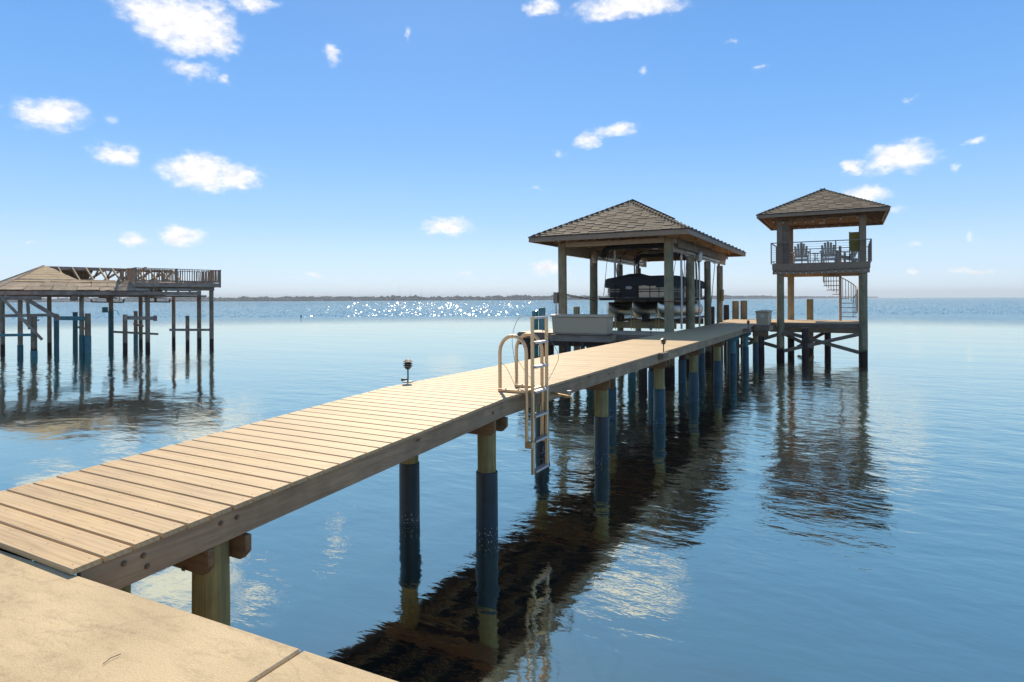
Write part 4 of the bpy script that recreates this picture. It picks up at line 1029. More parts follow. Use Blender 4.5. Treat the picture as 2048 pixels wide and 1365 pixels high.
# mooring lines
for lab, pts, mt in (('dark mooring line from the left front post to the boat deck', [(-4.6, 20.0, 2.72), (-4.3, 20.5, 2.60), (-3.82, 21.15, 2.62)], M_ROPE),
                     ('lower dark mooring line from the left front post to the second post', [(-4.6, 20.0, 2.74), (-4.6, 21.5, 2.62), (-4.62, 22.8, 2.50)], M_ROPE),
                     ('red strap tied round the right front boathouse post', [(-.8 - .175 - .17, 20.0, 2.47)] + [(XRR + .185 * math.cos(a), 20 - .185 * math.sin(a), 2.47) for a in [math.pi * (1 - k / 8) for k in range(9)]] + [(-1.25, 21.2, 2.62)], M_RED),
                     ('dark mooring line from boat stern past the pipe to the third post', [(-1.24, 26.9, 2.62), (-1.0, 26.6, 2.58), (-.95, 26.3, 2.6)], M_ROPE)):
    solo('mooring_line', MB().tube(curve(pts, 16), .014, 6), mt, lab, 'rope', pts[0], smooth=True)

# ------------------------------------------------------------------ bollard piles by the slip
def bollard(X, Y, z1, r, label, mt, grp='short mooring piles round the pier'):
    o = solo('mooring_pile', pile(MB(), X, Y, -1.6, z1, r, r * .95, int(X * 31 + Y), n=18), mt, label, 'mooring pile', (X, Y, 0), smooth=True, group=grp); return o
bollard(-5.38, 19.75, 2.26, .125, 'teal topped short pile at the left corner of the side pier, taller one', M_TEAL)
bollard(-5.75, 19.95, 2.14, .12, 'dark teal short pile at the left corner of the side pier, lower one', M_TEAL)
bollard(-4.55, 20.9, 2.28, .12, 'short grey green pile standing between the two left boathouse posts', M_POST)
bollard(-4.05, 24.3, 2.1, .13, 'short pile left of the pontoons behind the second left post', M_POST)
bollard(-1.42, 33.2, 2.22, .15, 'dark short pile left of the pair at the far end of the pier', M_BROWNP)
bollard(-1.02, 33.5, 2.42, .17, 'left one of the two tall short piles at the far pier end', M_POST)
bollard(-.62, 33.55, 2.44, .17, 'right one of the two tall short piles at the far pier end', M_POST)
bollard(-1.45, 29.5, 2.18, .14, 'dark short pile leaning on the last right boathouse post', M_BROWNP)
bollard(2.42, 33.55, 2.50, .16, 'short pile behind the tower platform, left of the spiral stair', M_POST)

# ------------------------------------------------------------------ lookout tower and its platform
tw = thing('lookout_tower', 'two storey lookout tower with hipped shingle roof at the end of the pier', 'tower', (3.05, 31.2, 0))
TX0, TX1, TY0, TY1 = 1.48, 4.60, 29.22, 33.1
# platform boards, running across
def plank_x(x0, x1):
    return MB().prism(prof, 'x', x0, x1).mesh('deck_board', [M_DECK])
plat = thing('tower_platform', 'wide tan boarded platform under the lookout tower', 'platform', (2, 31.3, 0))
me_a = plank_mesh(4.55 + 1.15, ()); y = 29.45
y = Y_END + PITCH / 2
while y < 33.35:
    inst('deck_board', me_a, plat, ((4.55 - 1.15) / 2, y, DK)); y += PITCH
part('fascia_board', MB().span((.86, Y_END - .04, DK - .215), (4.56, Y_END - .002, DK - .03)), M_STRX, plat, bevel=.003)
part('fascia_board', MB().span((-1.16, 33.36, DK - .215), (4.56, 33.40, DK - .03)), M_STRX, plat, bevel=.003)
part('fascia_board', MB().span((4.56, Y_END - .04, DK - .215), (4.60, 33.40, DK - .03)), M_STR, plat, bevel=.003)
part('cap_beam', MB().span((1.05, 29.16, DK - .41), (4.5, 29.24, DK - .22)), M_CAP, plat, bevel=.003)
part('cap_beam', MB().span((-1.1, 32.9, DK - .41), (4.6, 32.98, DK - .22)), M_CAP, plat, bevel=.003)
part('joist', MB().span((-1.1, 31.2, DK - .215), (4.5, 31.25, DK - .03)), M_STRX, plat)
for k, (X, Y, mt) in enumerate(((2.46, 29.1, M_BROWNP), (.72, 29.0, M_BROWNP), (1.75, 31.2, M_BROWNP), (3.2, 33.0, M_BROWNP), (-.6, 30.5, M_TEAL), (-.9, 33.0, M_BROWNP))):
    part('pile', pile(MB(), X, Y, -1.6, DK - .22, .15 if k == 0 else .14, .14, 140 + k), mt, plat, smooth=True)
for (a, b_) in (((1.62, 29.10, 1.12), (4.45, 29.10, .33)), ((1.62, 29.02, .30), (4.45, 29.02, 1.08)), ((-.3, 29.10, .92), (1.4, 29.10, .45)), ((-.3, 29.03, .40), (1.4, 29.03, 1.0)), ((1.9, 33.0, .2), (3.2, 33.0, 1.0)), ((1.6, 29.6, 1.0), (2.6, 32.8, .2))):
    part('cross_brace', MB().beam(a, b_, .05, .15), M_STRX, plat, bevel=.003)
for X in (1.55, 2.35): part('bracket', MB().span((X, 29.05, DK - .55), (X + .22, 29.14, DK - .42)), M_STRX, plat)
# tower posts: round below, boxed above
for X, Y in ((TX0, TY0), (TX1, TY0), (TX0 + .12, TY1), (TX1 + .02, TY1)):
    part('post', pile(MB(), X, Y, -1.6, 3.72, .165 if Y < 30 else .15, .15, int(X * 10 + Y), n=24, lean=(.003, 0)), M_POST, tw, smooth=True)
    part('boxed_post', MB().span((X - .12, Y - .12, 4.04), (X + .12, Y + .12, 5.90)), M_BOXP if 'M_BOXP' in globals() else M_FASC, tw, bevel=.006)
part('boxed_post', MB().span((TX0 + .125, TY0 - .10, 4.04), (TX0 + .36, TY0 + .10, 5.90)), M_STRX, tw, bevel=.006)
FZ = 4.04
part('rim_board', MB().span((1.18, 29.0, FZ - .26), (4.86, 29.05, FZ)), M_FASC, tw, bevel=.003)
part('rim_board', MB().span((1.18, 33.25, FZ - .26), (4.86, 33.3, FZ)), M_FASC, tw, bevel=.003)
part('rim_board', MB().span((1.18, 29.051, FZ - .26), (1.23, 33.249, FZ)), MY, tw, bevel=.003)
part('rim_board', MB().span((4.81, 29.051, FZ - .26), (4.86, 33.249, FZ)), MY, tw, bevel=.003)
part('carrier_beam', MB().span((1.2, TY0 - .22, FZ - .46), (4.84, TY0 - .165, FZ - .262)), M_FASC, tw, bevel=.003)
part('carrier_beam', MB().span((1.2, TY1 + .0, FZ - .46), (4.84, TY1 + .06, FZ - .262)), M_RAFT, tw, bevel=.003)
fb = MB().span((-.069, -2.09, -.0125), (.069, 2.09, .0125)).mesh('floor_board', M_SOFF)
x = 1.32
while x < 4.78:
    inst('floor_board', fb, tw, (x, 31.15, FZ - .014)); x += .1445
jm = MB().span((-.02, -2.05, -.09), (.02, 2.05, .09)).mesh('joist', M_RAFT)
for k in range(8): inst('joist', jm, tw, (1.5 + k * .43, 31.15, FZ - .125))
hip_roof(tw, .68, 5.48, 28.35, 33.85, 6.11, 7.38, 30.98, 31.2, fd=.15, raft=.45, thick_faces=(1, 0, 0, 0))
for a, b_ in (((TX0 - .2, TY0), (TX1 + .2, TY0)), ((TX0 - .2, TY1), (TX1 + .2, TY1))):
    part('top_beam', MB().span((a[0], a[1] - .05, 5.90), (b_[0], a[1] + .05, 6.06)), M_SOFF, tw)
for X in (TX0, TX1): part('top_beam', MB().span((X - .05, TY0 + .051, 5.90), (X + .05, TY1 - .051, 6.06)), M_SOFFY if 'M_SOFFY' in globals() else M_SOFF, tw)
for X, Y in ((2.0, 29.6), (3.9, 29.6), (3.0, 32.2)): inst('ceiling_light', puck, tw, (X, Y, 6.05))
# railing: one thing with posts, rails and cables
rl = thing('cable_railing', 'thin metal cable railing round the upper floor of the lookout tower', 'railing', (3.0, 31.15, FZ))
RY0, RY1, RX0, RX1 = 28.98, 33.32, 1.15, 4.89
pm_ = MB().box((0, 0, .45), (.045, .045, .90)).mesh('rail_post', M_DARKM)
posts = [(RX0, RY0), (2.35, RY0), (3.62, RY0), (RX1, RY0), (RX0, 31.15), (RX1, 30.4), (RX1, 31.8), (RX0, RY1), (2.45, RY1), (3.72, RY1), (RX1, RY1)]
for X, Y in posts: inst('rail_post', pm_, rl, (X, Y, FZ - .02))
for a, b_ in (((RX0, RY0), (RX1, RY0)), ((RX0, RY1), (RX1, RY1)), ((RX0, RY0), (RX0, RY1)), ((RX1, RY0), (RX1, RY1))):
    part('top_rail', MB().beam((a[0], a[1], FZ + .885), (b_[0], b_[1], FZ + .885), .05, .035), M_DARKM, rl)
    part('bottom_rail', MB().beam((a[0], a[1], FZ + .09), (b_[0], b_[1], FZ + .09), .035, .025), M_DARKM, rl)
    for k in range(7):
        z = FZ + .19 + k * .098; part('cable', MB().tube([(a[0], a[1], z), (b_[0], b_[1], z)], .0045, 4), M_CABLE, rl)
# string lights
def string_lights(label, pts, n, bulb=.022, drop=.07):
    t = thing('string_lights', label, 'string lights', pts[0]); c = curve(pts, 30)
    part('wire', MB().tube(c, .006, 4), M_BLK, t)
    bm_ = MB().lathe([(.008, 0), (bulb, -.03), (bulb * .9, -.055), (.004, -.075)], n=8).mesh('bulb', M_BULB, True)
    for k in range(n):
        p = c[int((len(c) - 1) * (k + .5) / n)]; part('socket', MB().lathe([(.012, 0), (.012, -drop * .6)], p, 6), M_BLK, t); inst('bulb', bm_, t, (p[0], p[1], p[2] - drop * .55))
string_lights('string of bulbs hung under the front roof edge of the tower', [(1.2, 28.9, 5.93), (2.2, 28.95, 5.86), (3.2, 29.0, 5.92), (4.6, 29.0, 5.95)], 8, .035, .14)
string_lights('string of bulbs hung inside under the back of the tower roof', [(1.5, 32.9, 6.02), (2.6, 32.9, 5.99), (3.6, 32.9, 6.01), (4.6, 32.9, 6.03)], 9, .03, .06)
string_lights('string of bulbs along the underside of the upper tower floor', [(1.25, 28.98, 3.74), (2.4, 28.98, 3.70), (3.6, 28.98, 3.74), (4.85, 28.98, 3.78)], 14, .028, .10)

# ------------------------------------------------------------------ spiral stair
st = thing('spiral_stair', 'tan metal spiral stair from the platform to the upper floor of the tower', 'staircase', (3.74, 32.55, DK))
SX, SY, RR = 3.74, 32.45, .70
part('centre_pole', MB().tube([(SX, SY, DK), (SX, SY, FZ + .9)], .058, 12), M_STAIR, st, smooth=True)
angs = []
for k in range(12):
    a = R(-30 + k * 27); angs.append(a); z = DK + .205 * (k + 1)
    if k < 11:
        q = R(13.5); poly = [(SX + .05 * math.cos(a - q), SY + .05 * math.sin(a - q)), (SX + RR * math.cos(a - q), SY + RR * math.sin(a - q)), (SX + RR * math.cos(a), SY + RR * math.sin(a)), (SX + RR * math.cos(a + q), SY + RR * math.sin(a + q)), (SX + .05 * math.cos(a + q), SY + .05 * math.sin(a + q))]
        part('tread', MB().prism(poly, 'z', z - .035, z), M_STAIR, st)
hr = []
for k in range(0, 61):
    a = R(-43 + 27 * 11.6 * k / 60); z = DK + .205 * (1 + 11.2 * k / 60) + .85; hr.append((SX + RR * math.cos(a), SY + RR * math.sin(a), z))
part('handrail', MB().tube(hr[:56], .022, 6), M_STAIR, st, smooth=True)
bal = MB().tube([(0, 0, 0), (0, 0, .86)], .016, 6).mesh('baluster', M_STAIR)
for k in range(0, 54, 2):
    p = hr[k]; inst('baluster', bal, st, (p[0], p[1], p[2] - .87))

# ------------------------------------------------------------------ furniture on the upper floor
def adirondack(x, y, rz, label):
    t = thing('adirondack_chair', label, 'chair', (x, y, FZ), rz, 'grey slatted garden chairs on the tower floor')
    for k in range(5):      # fan back, chair faces +Y; back slats tilt to -Y
        u = (k - 2) * .098; hgt = .80 - .045 * (k - 2) ** 2
        p0 = Vector((u * .92, -.10, .26)); p1 = Vector((u * 1.14, -.34, .26 + hgt * .78))
        d = (p1 - p0).normalized(); part('back_slat', MB().beam(p0, p1, .075, .02, (0, 1, .3)).lathe([(.0365, -.01), (.0365, .01)], tuple(p1), 10) if False else MB().beam(p0, p1, .092, .02, (0, 1, .3)), M_GREYCH, t, local=True, bevel=.006)
    part('back_rail', MB().box((0, -.12, .34), (.50, .025, .08)).box((0, -.235, .60), (.54, .022, .06)), M_GREYCH, t, local=True)
    for k in range(5): part('seat_slat', MB().box((0, -.08 + k * .105, .27 + k * .022), (.52, .09, .02)), M_GREYCH, t, local=True)
    for s_ in (-1, 1):
        part('arm', MB().prism([(s_ * .24, -.28), (s_ * .30, -.30), (s_ * .38, .30), (s_ * .36, .42), (s_ * .25, .42)], 'z', .50, .525), M_GREYCH, t, local=True, bevel=.004)
        part('front_leg', MB().box((s_ * .29, .36, .25), (.03, .09, .50)), M_GREYCH, t, local=True)
        part('side_runner', MB().beam((s_ * .25, .40, .33), (s_ * .25, -.42, .08), .03, .11), M_GREYCH, t, local=True)
        part('rear_post', MB().box((s_ * .27, -.26, .26), (.025, .08, .50)), M_GREYCH, t, local=True)
    part('back_skirt', MB().box((0, -.30, .16), (.50, .022, .10)), M_GREYCH, t, local=True)
adirondack(2.27, 29.75, R(3), 'left grey slatted garden chair on the tower floor seen from behind')
adirondack(3.34, 29.72, R(-3), 'middle grey slatted garden chair next to the small table, seen from behind')
adirondack(4.12, 30.5, R(62), 'grey slatted garden chair turned sideways beside the olive high chair')
tb = thing('side_table', 'small grey round topped table between the two garden chairs', 'table', (2.83, 30.0, FZ))
part('tabletop', MB().lathe([(.24, 0), (.25, .012), (.24, .024)], (2.83, 30.0, FZ + .44), 18), M_GREYCH, tb, smooth=True)
part('shelf', MB().lathe([(.16, 0), (.16, .02)], (2.83, 30.0, FZ + .2), 14), M_GREYCH, tb)
for k in range(3):
    a = k * 2.1 + .4; part('leg', MB().tube([(2.83 + .08 * math.cos(a), 30 + .08 * math.sin(a), FZ + .44), (2.83 + .05 * math.cos(a), 30 + .05 * math.sin(a), FZ + .2), (2.83 + .18 * math.cos(a), 30 + .18 * math.sin(a), FZ)], .016, 6), M_GREYCH, tb)
dc = thing('high_chair', 'tall director style chair with olive canvas back on the tower floor', 'chair', (4.36, 29.65, FZ))
cx_, cy_ = 4.36, 29.65
for sx in (-.24, .24):
    for sy in (-.2, .2): part('leg', MB().box((cx_ + sx, cy_ + sy, FZ + .40), (.035, .035, .80)), M_BLK, dc)
    part('back_post', MB().box((cx_ + sx, cy_ - .2, FZ + 1.02), (.04, .035, .48)), M_BLK, dc)
    part('arm', MB().box((cx_ + sx, cy_, FZ + .82), (.05, .44, .03)), M_GREYCH, dc)
    part('stretcher', MB().box((cx_ + sx, cy_, FZ + .15), (.03, .38, .03)), M_BLK, dc)
part('canvas_back', MB().span((cx_ - .25, cy_ - .225, FZ + .45), (cx_ + .25, cy_ - .205, FZ + 1.24)), M_OLIVE, dc, bevel=.005)
part('seat', MB().span((cx_ - .24, cy_ - .2, FZ + .60), (cx_ + .24, cy_ + .2, FZ + .63)), M_OLIVE, dc)

# ------------------------------------------------------------------ the ruined dock on the left
OL = (-29.40, 15.43); ORZ = R(-14.1136)
def old(name, label, cat, group=None): return thing(name, label, cat, (OL[0], OL[1], 0), ORZ, group)
def lp(name, mb, m, t, **k): return part(name, mb, m, t, local=True, **k)
M_TEALO = plain('faded_teal_pile', (.060, .165, .175), .7, 0, .3, 5, .2)
ob = old('ruined_boathouse', 'derelict boathouse with broken tan roof boards and bare rafters on piles', 'boathouse')
oz, oz2 = 3.06, 4.32; ox1, oxr, ox0 = .5, -2.2, -4.9; oy0, oy1 = -1.9, 6.7; ry0 = .42; ry1 = 5.2
def quadslab(q, th=.02):
    q = [Vector(p) for p in q]; n_ = (q[1] - q[0]).cross(q[3] - q[0]).normalized(); return MB().add([p for p in q] + [p - n_ * th for p in q], [(0, 1, 2, 3), (7, 6, 5, 4), (0, 4, 5, 1), (1, 5, 6, 2), (2, 6, 7, 3), (3, 7, 4, 0)])
def face_pt(A, B, T0, T1, u, v):     # bilinear on a roof face
    A, B, T0, T1 = map(Vector, (A, B, T0, T1)); return A.lerp(B, u).lerp(T0.lerp(T1, u), v)
fa = ((ox1, oy0, oz), (ox1, oy1, oz), (oxr, ry0, oz2), (oxr, ry1, oz2))       # face toward the camera
rnd = random.Random(11)
# lower courses of sheathing along the eave: separate plywood strips, upper part only near the hip
for (v0, v1, cuts, mt) in ((.0, .14, [0, .12, .24, .36, .47, .55, .66, .80, 1], M_OLDROOF2), (.15, .30, [0, .17, .30, .43, .52, .62, .75, .88, 1], M_OLDROOF2), (.325, .375, [0, .2, .43, .60, .86, 1], M_OLDROOF), (.385, .425, [0, .3, .58, .8, 1], M_OLDROOF2)):
    for a, b_ in zip(cuts[:-1], cuts[1:]):
        if (v0, a) in ((.15, .62), (.0, .66), (.385, .58)): b_ = a + (b_ - a) * .55
        j = rnd.uniform(-.008, .008); q = [face_pt(*fa, a, v0 + .004), face_pt(*fa, b_ - .003, v0 + .004), face_pt(*fa, b_ - .003, v1 + j), face_pt(*fa, a, v1 - j)]
        q = [p + Vector((.01, 0, .02 + rnd.uniform(0, .03))) for p in q]
        lp('sheathing_board', quadslab(q), mt, ob)
def fyv(y_, v): return Vector((ox1 + (oxr - ox1) * v + .01, y_, oz + (oz2 - oz) * v + .03))
hipy = lambda v: oy0 + (ry0 - oy0) * v
for k in range(6):
    v0, v1 = .44 + k * .093, min(.44 + (k + 1) * .093 - .008, .995); ur = lambda v: 1.45 - (v - .44) / .56 * .9
    lp('sheathing_board', quadslab([fyv(hipy(v0), v0), fyv(ur(v0) + rnd.uniform(-.04, .04), v0), fyv(ur(v1), v1), fyv(hipy(v1), v1)]), M_OLDROOF, ob)
for k in range(14):       # bare rafters
    yy = oy0 + .5 + k * .6
    v = 1.0
    lim = 1.0
    if yy < ry0: lim = (yy - oy0) / (ry0 - oy0)
    x1 = ox1 + (oxr - ox1) * lim; z1 = oz + (oz2 - oz) * lim
    lp('rafter', MB().beam((ox1 - .05, yy, oz - .02), (x1, yy, z1 - .04), .05, .10), M_OLDROOF, ob)
    if k % 1 == 0: lp('rafter', MB().beam((ox0 + .05, yy, oz - .02), (2 * oxr - x1, yy, z1 - .04), .05, .10), M_OLD, ob)
lp('ridge_beam', MB().span((oxr - .03, ry0, oz2 - .16), (oxr + .03, oy1 - .3, oz2 + .01)), M_OLD, ob)
# back slope: diagonal lattice of old braces and a few boards
for k in range(7):
    yy = 1.6 + k * .75
    for s_ in (1, -1): lp('lattice_brace', MB().beam((oxr - .15, yy, oz2 - .1), (ox0 + .8, yy + s_ * .75, oz + .35), .03, .12), M_OLD, ob)
for v0, v1, y0_, y1_ in ((.02, .30, oy0 + .6, oy1), (.33, .48, oy0 + 1.0, 5.9), (.50, .97, .3, 2.6)):
    A = lambda y_, v: Vector((ox0 + (oxr - ox0) * v, y_, oz + (oz2 - oz) * v + .01))
    lp('sheathing_board', quadslab([A(y1_, v0), A(y0_, v0), A(y0_, v1), A(y1_, v1)]), M_OLD, ob)
fh = ((ox0, oy0, oz), (ox1, oy0, oz), (oxr, ry0, oz2), (oxr, ry0, oz2))       # hip end
for k in range(7):
    v0, v1 = k / 7, (k + 1) / 7 - .012
    for a, b_ in ((0, .34), (.345, .62), (.625, .80), (.87, 1.0)) if k % 2 else ((0, .5), (.505, .78), (.80, .87), (.9, 1)):
        if (k, a) in ((2, .80), (4, .9)): pass
        q = [face_pt(*fh, a, v0), face_pt(*fh, b_ - .004, v0), face_pt(*fh, b_ - .004, v1), face_pt(*fh, a, v1)]
        lp('sheathing_board', quadslab([p + Vector((0, 0, .02)) for p in q]), M_OLDROOF2, ob)
hipm = MB().beam((ox1, oy0, oz), (oxr, ry0, oz2), .06, .12); lp('hip_rafter', hipm, M_OLD, ob)
lp('hip_rafter', MB().beam((ox0, oy0, oz), (oxr, ry0, oz2), .06, .12), M_OLD, ob)
lp('eave_beam', MB().span((ox1 - .03, oy0, oz - .20), (ox1 + .03, oy1 + .2, oz - .02)), M_OLDD if 'M_OLDD' in globals() else M_OLD, ob)
lp('eave_beam', MB().span((ox0 - .03, oy0, oz - .20), (ox0 + .03, oy1 + .2, oz - .02)), M_OLD, ob)
lp('eave_beam', MB().span((ox0 + .031, oy0 - .02, oz - .20), (ox1 - .031, oy0 + .04, oz - .02)), M_OLD, ob)
lp('header_beam', MB().span((-.06, oy0 + .5, oz - .30), (.06, oy1 + .7, oz - .205)), M_OLD, ob)
for k in range(4):   # torn corrugated and broken ends near the platform
    lp('broken_board', MB().beam((.45, 2.2 + k * .25, oz - .02 - .06 * k), (.62, 2.9 + k * .2, oz + .16 - .12 * k), .12, .02), M_OLD, ob)
def oldpost(X, Y, z1, r, mt, t, teal_z=None, seed=0, lean=(0, 0)):
    o = lp('post', pile(MB(), X, Y, -1.5, z1, r, r * .92, seed, n=16, lean=lean), mt, t, smooth=True)
    if teal_z: lp('pile_wrap', MB().lathe([(r + .01, -1.4), (r + .01, teal_z), (r - .01, teal_z + .006)], (X, Y, 0), 18), M_TEALN, o, smooth=True)
    return o
M_TEALN = M_TEALO
for k, (X, Y, z1, mt, tz) in enumerate(((0, -.9, 2.86, M_OLDZ, .55), (0, 1.5, 2.86, M_OLDZ, .9), (-3.6, 3.7, 2.86, M_OLDZ, 2.0), (-3.5, 5.15, 2.86, M_OLDPILE, None), (-3.5, 6.9, 2.86, M_OLDZ, None), (-3.6, .9, 2.86, M_OLDZ, None), (-4.4, -.9, 2.86, M_OLDZ, None))):
    oldpost(X, Y, z1, .105 if k != 2 else .12, mt, ob, tz, 200 + k, (.004 * (-1) ** k, 0))
# raised viewing deck
od = old('broken_sun_deck', 'raised weathered grey deck with baluster railing on the ruined dock', 'deck')
dx0, dx1, dy0, dy1, dz = -2.1, .3, 3.78, 8.05, 3.52
bmf = MB().span((-.066, -(dx1 - dx0) / 2, -.0125), (.066, (dx1 - dx0) / 2, .0125))
flb = MB().span((-(dx1 - dx0) / 2, -.066, -.0125), ((dx1 - dx0) / 2, .066, .0125)).mesh('floor_board', M_OLD)
y = dy0 + .08
while y < dy1: 
    o = bpy.data.objects.new('floor_board', flb); C.objects.link(o); o.parent = od; o.location = ((dx0 + dx1) / 2, y, dz + random.uniform(-.006, .006)); y += .142
lp('rim_beam', MB().span((dx1 - .02, dy0, dz - .215), (dx1 + .03, dy1, dz - .016)), M_OLD, od)
lp('rim_beam', MB().span((dx0 - .03, dy0, dz - .215), (dx0 + .02, dy1, dz - .016)), M_OLD, od)
lp('rim_beam', MB().span((dx0 + .021, dy0 - .001, dz - .215), (dx1 - .021, dy0 + .05, dz - .016)), M_OLD, od)
lp('rim_beam', MB().span((dx0 + .021, dy1 - .05, dz - .215), (dx1 - .021, dy1 - .001, dz - .016)), M_OLD, od)
for X in (.06, -1.8): lp('carrier_beam', MB().span((X - .05, dy0 + .25, dz - .40), (X + .05, dy1 - .25, dz - .218)), M_OLD, od)
rp = [(dx1, dy0), (dx1, 5.75), (dx1, dy1 - .02), (dx0, dy0), (dx0, 5.9), (dx0, dy1 - .02), (-.9, dy1 - .02), (-.9, dy0)]
rpm = MB().box((0, 0, .27), (.09, .09, 1.0)).mesh('rail_post', M_OLDZ)
def li(name, me, t, loc, rot=None):
    o = bpy.data.objects.new(name, me); C.objects.link(o); o.parent = t; o.location = loc
    if rot: o.rotation_euler = rot
    return o
for X, Y in rp: li('rail_post', rpm, od, (X, Y, dz))
bal2 = MB().box((0, 0, .34), (.035, .035, .66)).mesh('baluster', M_OLDZ)
rnd = random.Random(5)
def rail_run(a, b_, t, gaps=()):
    a, b_ = Vector(a), Vector(b_); L_ = (b_ - a).length; n = int(L_ / .125)
    lp('top_rail', MB().beam((a.x, a.y, dz + .74), (b_.x, b_.y, dz + .735), .12, .035), M_OLD, t)
    lp('bottom_rail', MB().beam((a.x, a.y, dz + .09), (b_.x, b_.y, dz + .09), .04, .07), M_OLD, t)
    for k in range(1, n):
        if k in gaps: continue
        p = a.lerp(b_, k / n); li('baluster', bal2, t, (p.x, p.y, dz + .04), (rnd.gauss(0, .02), rnd.gauss(0, .02), 0))
rail_run((dx1, dy0), (dx1, dy1), od); rail_run((dx0, dy0), (dx0, dy1), od, (9, 10, 17)); rail_run((dx0, dy1), (dx1, dy1), od); rail_run((dx0, dy0), (dx1, dy0), od, (4, 5))
lp('fallen_rail', MB().beam((dx0 + .2, dy0 + .3, dz + .28), (-.1, dy0 + .6, dz + .80), .12, .04), M_OLD, od)
lp('corrugated_sheet', MB().beam((.1, 5.6, dz - .42), (.12, 7.0, dz - .43), .5, .03), M_PIPE, od)
for X, Y, z1, mt in ((0.02, 4.42, 3.12, M_OLDZ), (0.05, 7.66, 3.12, M_OLDZ), (-1.8, 7.7, 3.12, M_OLDZ)): oldpost(X, Y, z1, .12, mt, od, None, int(Y * 10))
# collapsed walkway frame at the far left
fr_ = old('collapsed_walkway_frame', 'collapsed grey timber walkway frame with diagonal braces left of the ruined boathouse', 'timber frame')
for nm, a, b_, w, hh, mt in (('top_beam', (1, -2.6, 2.72), (1, -.28, 2.71), .08, .17, M_OLD), ('rail_beam', (1, -2.6, 1.93), (1, .30, 1.93), .07, .13, M_OLD),
                         ('diagonal_brace', (1.05, -1.7, 2.72), (1.05, -.27, .80), .05, .12, M_OLD), ('diagonal_brace', (.96, -.85, 2.68), (.9, .45, 1.72), .05, .17, M_OLD),
                         ('upright', (1, -1.75, 2.7), (1, -1.75, 1.2), .10, .12, M_OLDZ), ('upright', (1, -.80, 2.66), (1, -.72, 1.3), .10, .12, M_OLDZ), ('upright', (.95, -.70, 1.9), (.95, -.52, 1.1), .06, .08, M_OLDZ),
                         ('lower_beam', (1, -1.9, 1.08), (1, -.6, 1.04), .06, .12, M_TEAL), ('foot_beam', (.9, -1.0, 1.72), (.9, -.35, 1.70), .1, .07, M_OLD)):
    lp(nm, MB().beam(a, b_, w, hh), mt, fr_)
# horizontal lift beams between piles
def obeam(label, a, b_, w, hh, mt, cap_=True):
    t = old('pile_beam', label, 'beam', 'timber beams bolted between the old piles')
    lp('beam', MB().beam(a, b_, w, hh), mt, t)
    if cap_:
        for e, s_ in ((a, -1), (b_, 1)): lp('end_plate', MB().box((e[0] + .02, e[1], e[2]), (w + .06, .12, hh + .10)), mt, t)
obeam('teal winch beam bridging the teal pile and the post left of the gap', (.1, .45, 1.76), (.1, 1.75, 1.70), .16, .19, M_TEAL)
obeam('grey winch beam on top of the brown pile under the sun deck', (.1, 3.35, 1.70), (.1, 4.75, 1.64), .16, .19, M_OLD)
obeam('low brown beam at the foot of the grey winch beam', (-.1, 2.85, 1.0), (.1, 4.9, .80), .07, .11, M_OLDPILE, False)
obeam('long low beam joining the two rightmost tall old posts', (.1, 5.45, 1.0), (.1, 7.6, .92), .07, .13, M_OLD, False)
obeam('short beam stub between the teal low pile and the post', (-2.0, 1.8, 1.22), (-.1, 1.7, 1.2), .07, .11, M_OLDPILE, False)
obeam('short beam from the lone pile to the brown post under the deck', (-2.8, 4.6, 1.28), (-1.0, 4.5, 1.22), .07, .12, M_OLDPILE, False)
def opile(label, X, Y, z1, r, mt, tz=None, lean=(0, 0)):
    t = old('old_pile', label, 'pile', 'loose piles round the ruined dock')
    r *= .80; lp_mt = M_TEALO if mt is M_TEAL else mt
    o = lp('timber', pile(MB(), X, Y, -1.5, z1, r, r * .95, int(X * 7 + Y * 13), n=16, lean=lean), lp_mt, t, smooth=True)
    if tz: lp('pile_wrap', MB().lathe([(r + .01, -1.4), (r + .01, tz), (r - .01, tz + .006)], (X, Y, 0), 18), M_TEAL, o, smooth=True)
opile('brown pile standing under the collapsed frame', .9, -.55, 1.86, .16, M_OLDPILE, .3)
opile('slender teal pile carrying the left end of the teal beam', 0, .48, 1.93, .14, M_TEAL)
opile('low teal pile standing behind the teal beam', -3.0, 1.9, 1.98, .15, M_TEAL)
opile('stout brown pile carrying the grey winch beam', 0, 3.38, 1.86, .14, M_OLDPILE)
opile('thin pile behind the grey winch beam, teal at its foot', -3.0, 4.75, 1.98, .13, M_OLDPILE, .8)
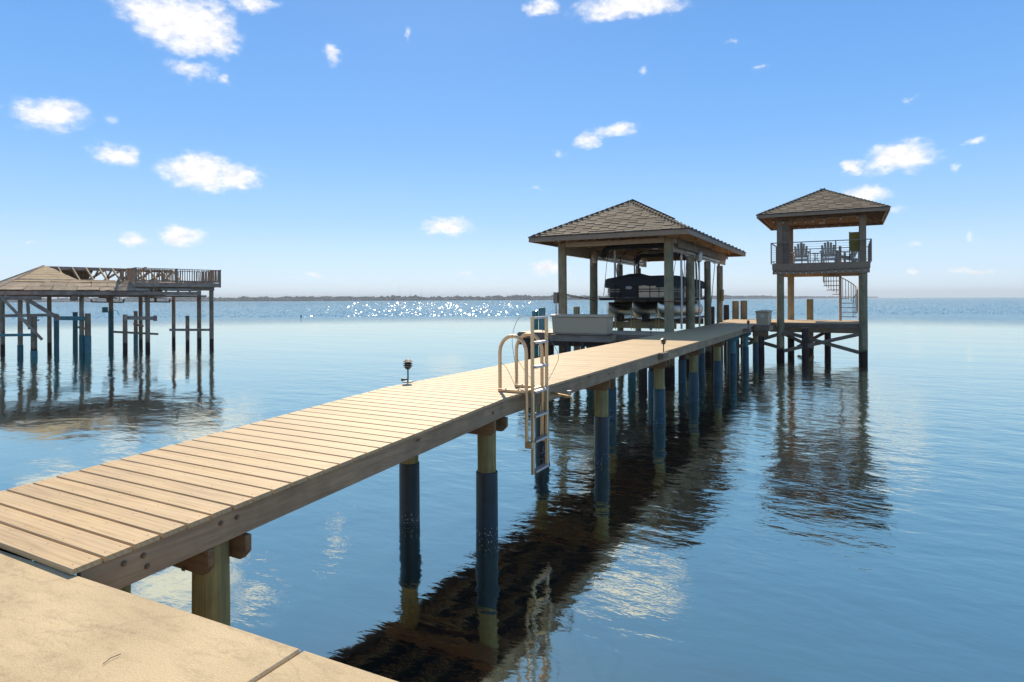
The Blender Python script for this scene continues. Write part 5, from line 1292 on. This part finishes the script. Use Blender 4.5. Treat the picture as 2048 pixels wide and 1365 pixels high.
opile('lone brown pile between the two rightmost tall old posts', 0, 6.4, 1.73, .13, M_OLDPILE)
opile('short stout pile against the post left of the gap', .15, 1.72, 1.95, .17, M_OLDPILE, .85)
opile('teal pile at the far left edge of the ruined dock', -.5, -1.85, 1.9, .16, M_TEAL)
# old lift cradles
for k, (y0_, y1_, lab) in enumerate(((2.15, 3.6, 'left rusty lift cradle hanging under the ruined roof'), (4.4, 5.85, 'right rusty lift cradle hanging under the sun deck'))):
    t = old('hanging_cradle', lab, 'boat lift', 'old lift cradles')
    lp('cradle_beam', MB().beam((-1, y0_, 2.52), (-1, y1_, 2.48), .07, .06), M_OLDPILE, t)
    for yy in (y0_, y1_): lp('end_stop', MB().box((-1, yy, 2.58), (.08, .06, .14)), M_OLDPILE, t)
    lp('bunk', MB().beam((-1, y0_ + .35, 2.74), (-1, y1_ - .3, 2.72), .10, .06), M_OLDPILE, t)
    lp('stem', MB().box((-1, (y0_ + y1_) / 2, 2.62), (.1, .1, .2)), M_OLDPILE, t)
    for yy in (y0_ + .2, y1_ - .2): lp('cable', MB().tube([(-1, yy, 2.55), (-1, yy, 3.0)], .012, 4), M_CABLE, t)
t = old('old_hoist_drum', 'dark round hoist drum under the eave of the ruined boathouse', 'hoist')
lp('drum', MB().tube([(.2, 1.0, oz - .32), (.2, 1.28, oz - .32)], .16, 14), M_OLD, t); lp('bracket', MB().box((.2, 1.15, oz - .24), (.3, .5, .04)), M_OLD, t)
# power box on the teal post
t = old('power_box', 'small teal box with dangling wire on the tall teal post', 'box')
lp('case', MB().box((-3.35, 3.35, 2.08), (.12, .26, .30)), M_TEAL, t); lp('wire', MB().tube([(-3.3, 3.6, 2.1), (-3.2, 3.9, 2.0), (-3.2, 4.0, 1.8)], .012, 4), M_BLK, t)
# twig on the concrete
t = MB().tube([(1.735, 1.27, 1.267), (1.725, 1.30, 1.270), (1.728, 1.335, 1.268)], .0014, 5)
solo('twig', t, M_BROWNP, 'thin dark twig lying on the concrete near the lower left corner', 'twig', (1.735, 1.27, 1.262))
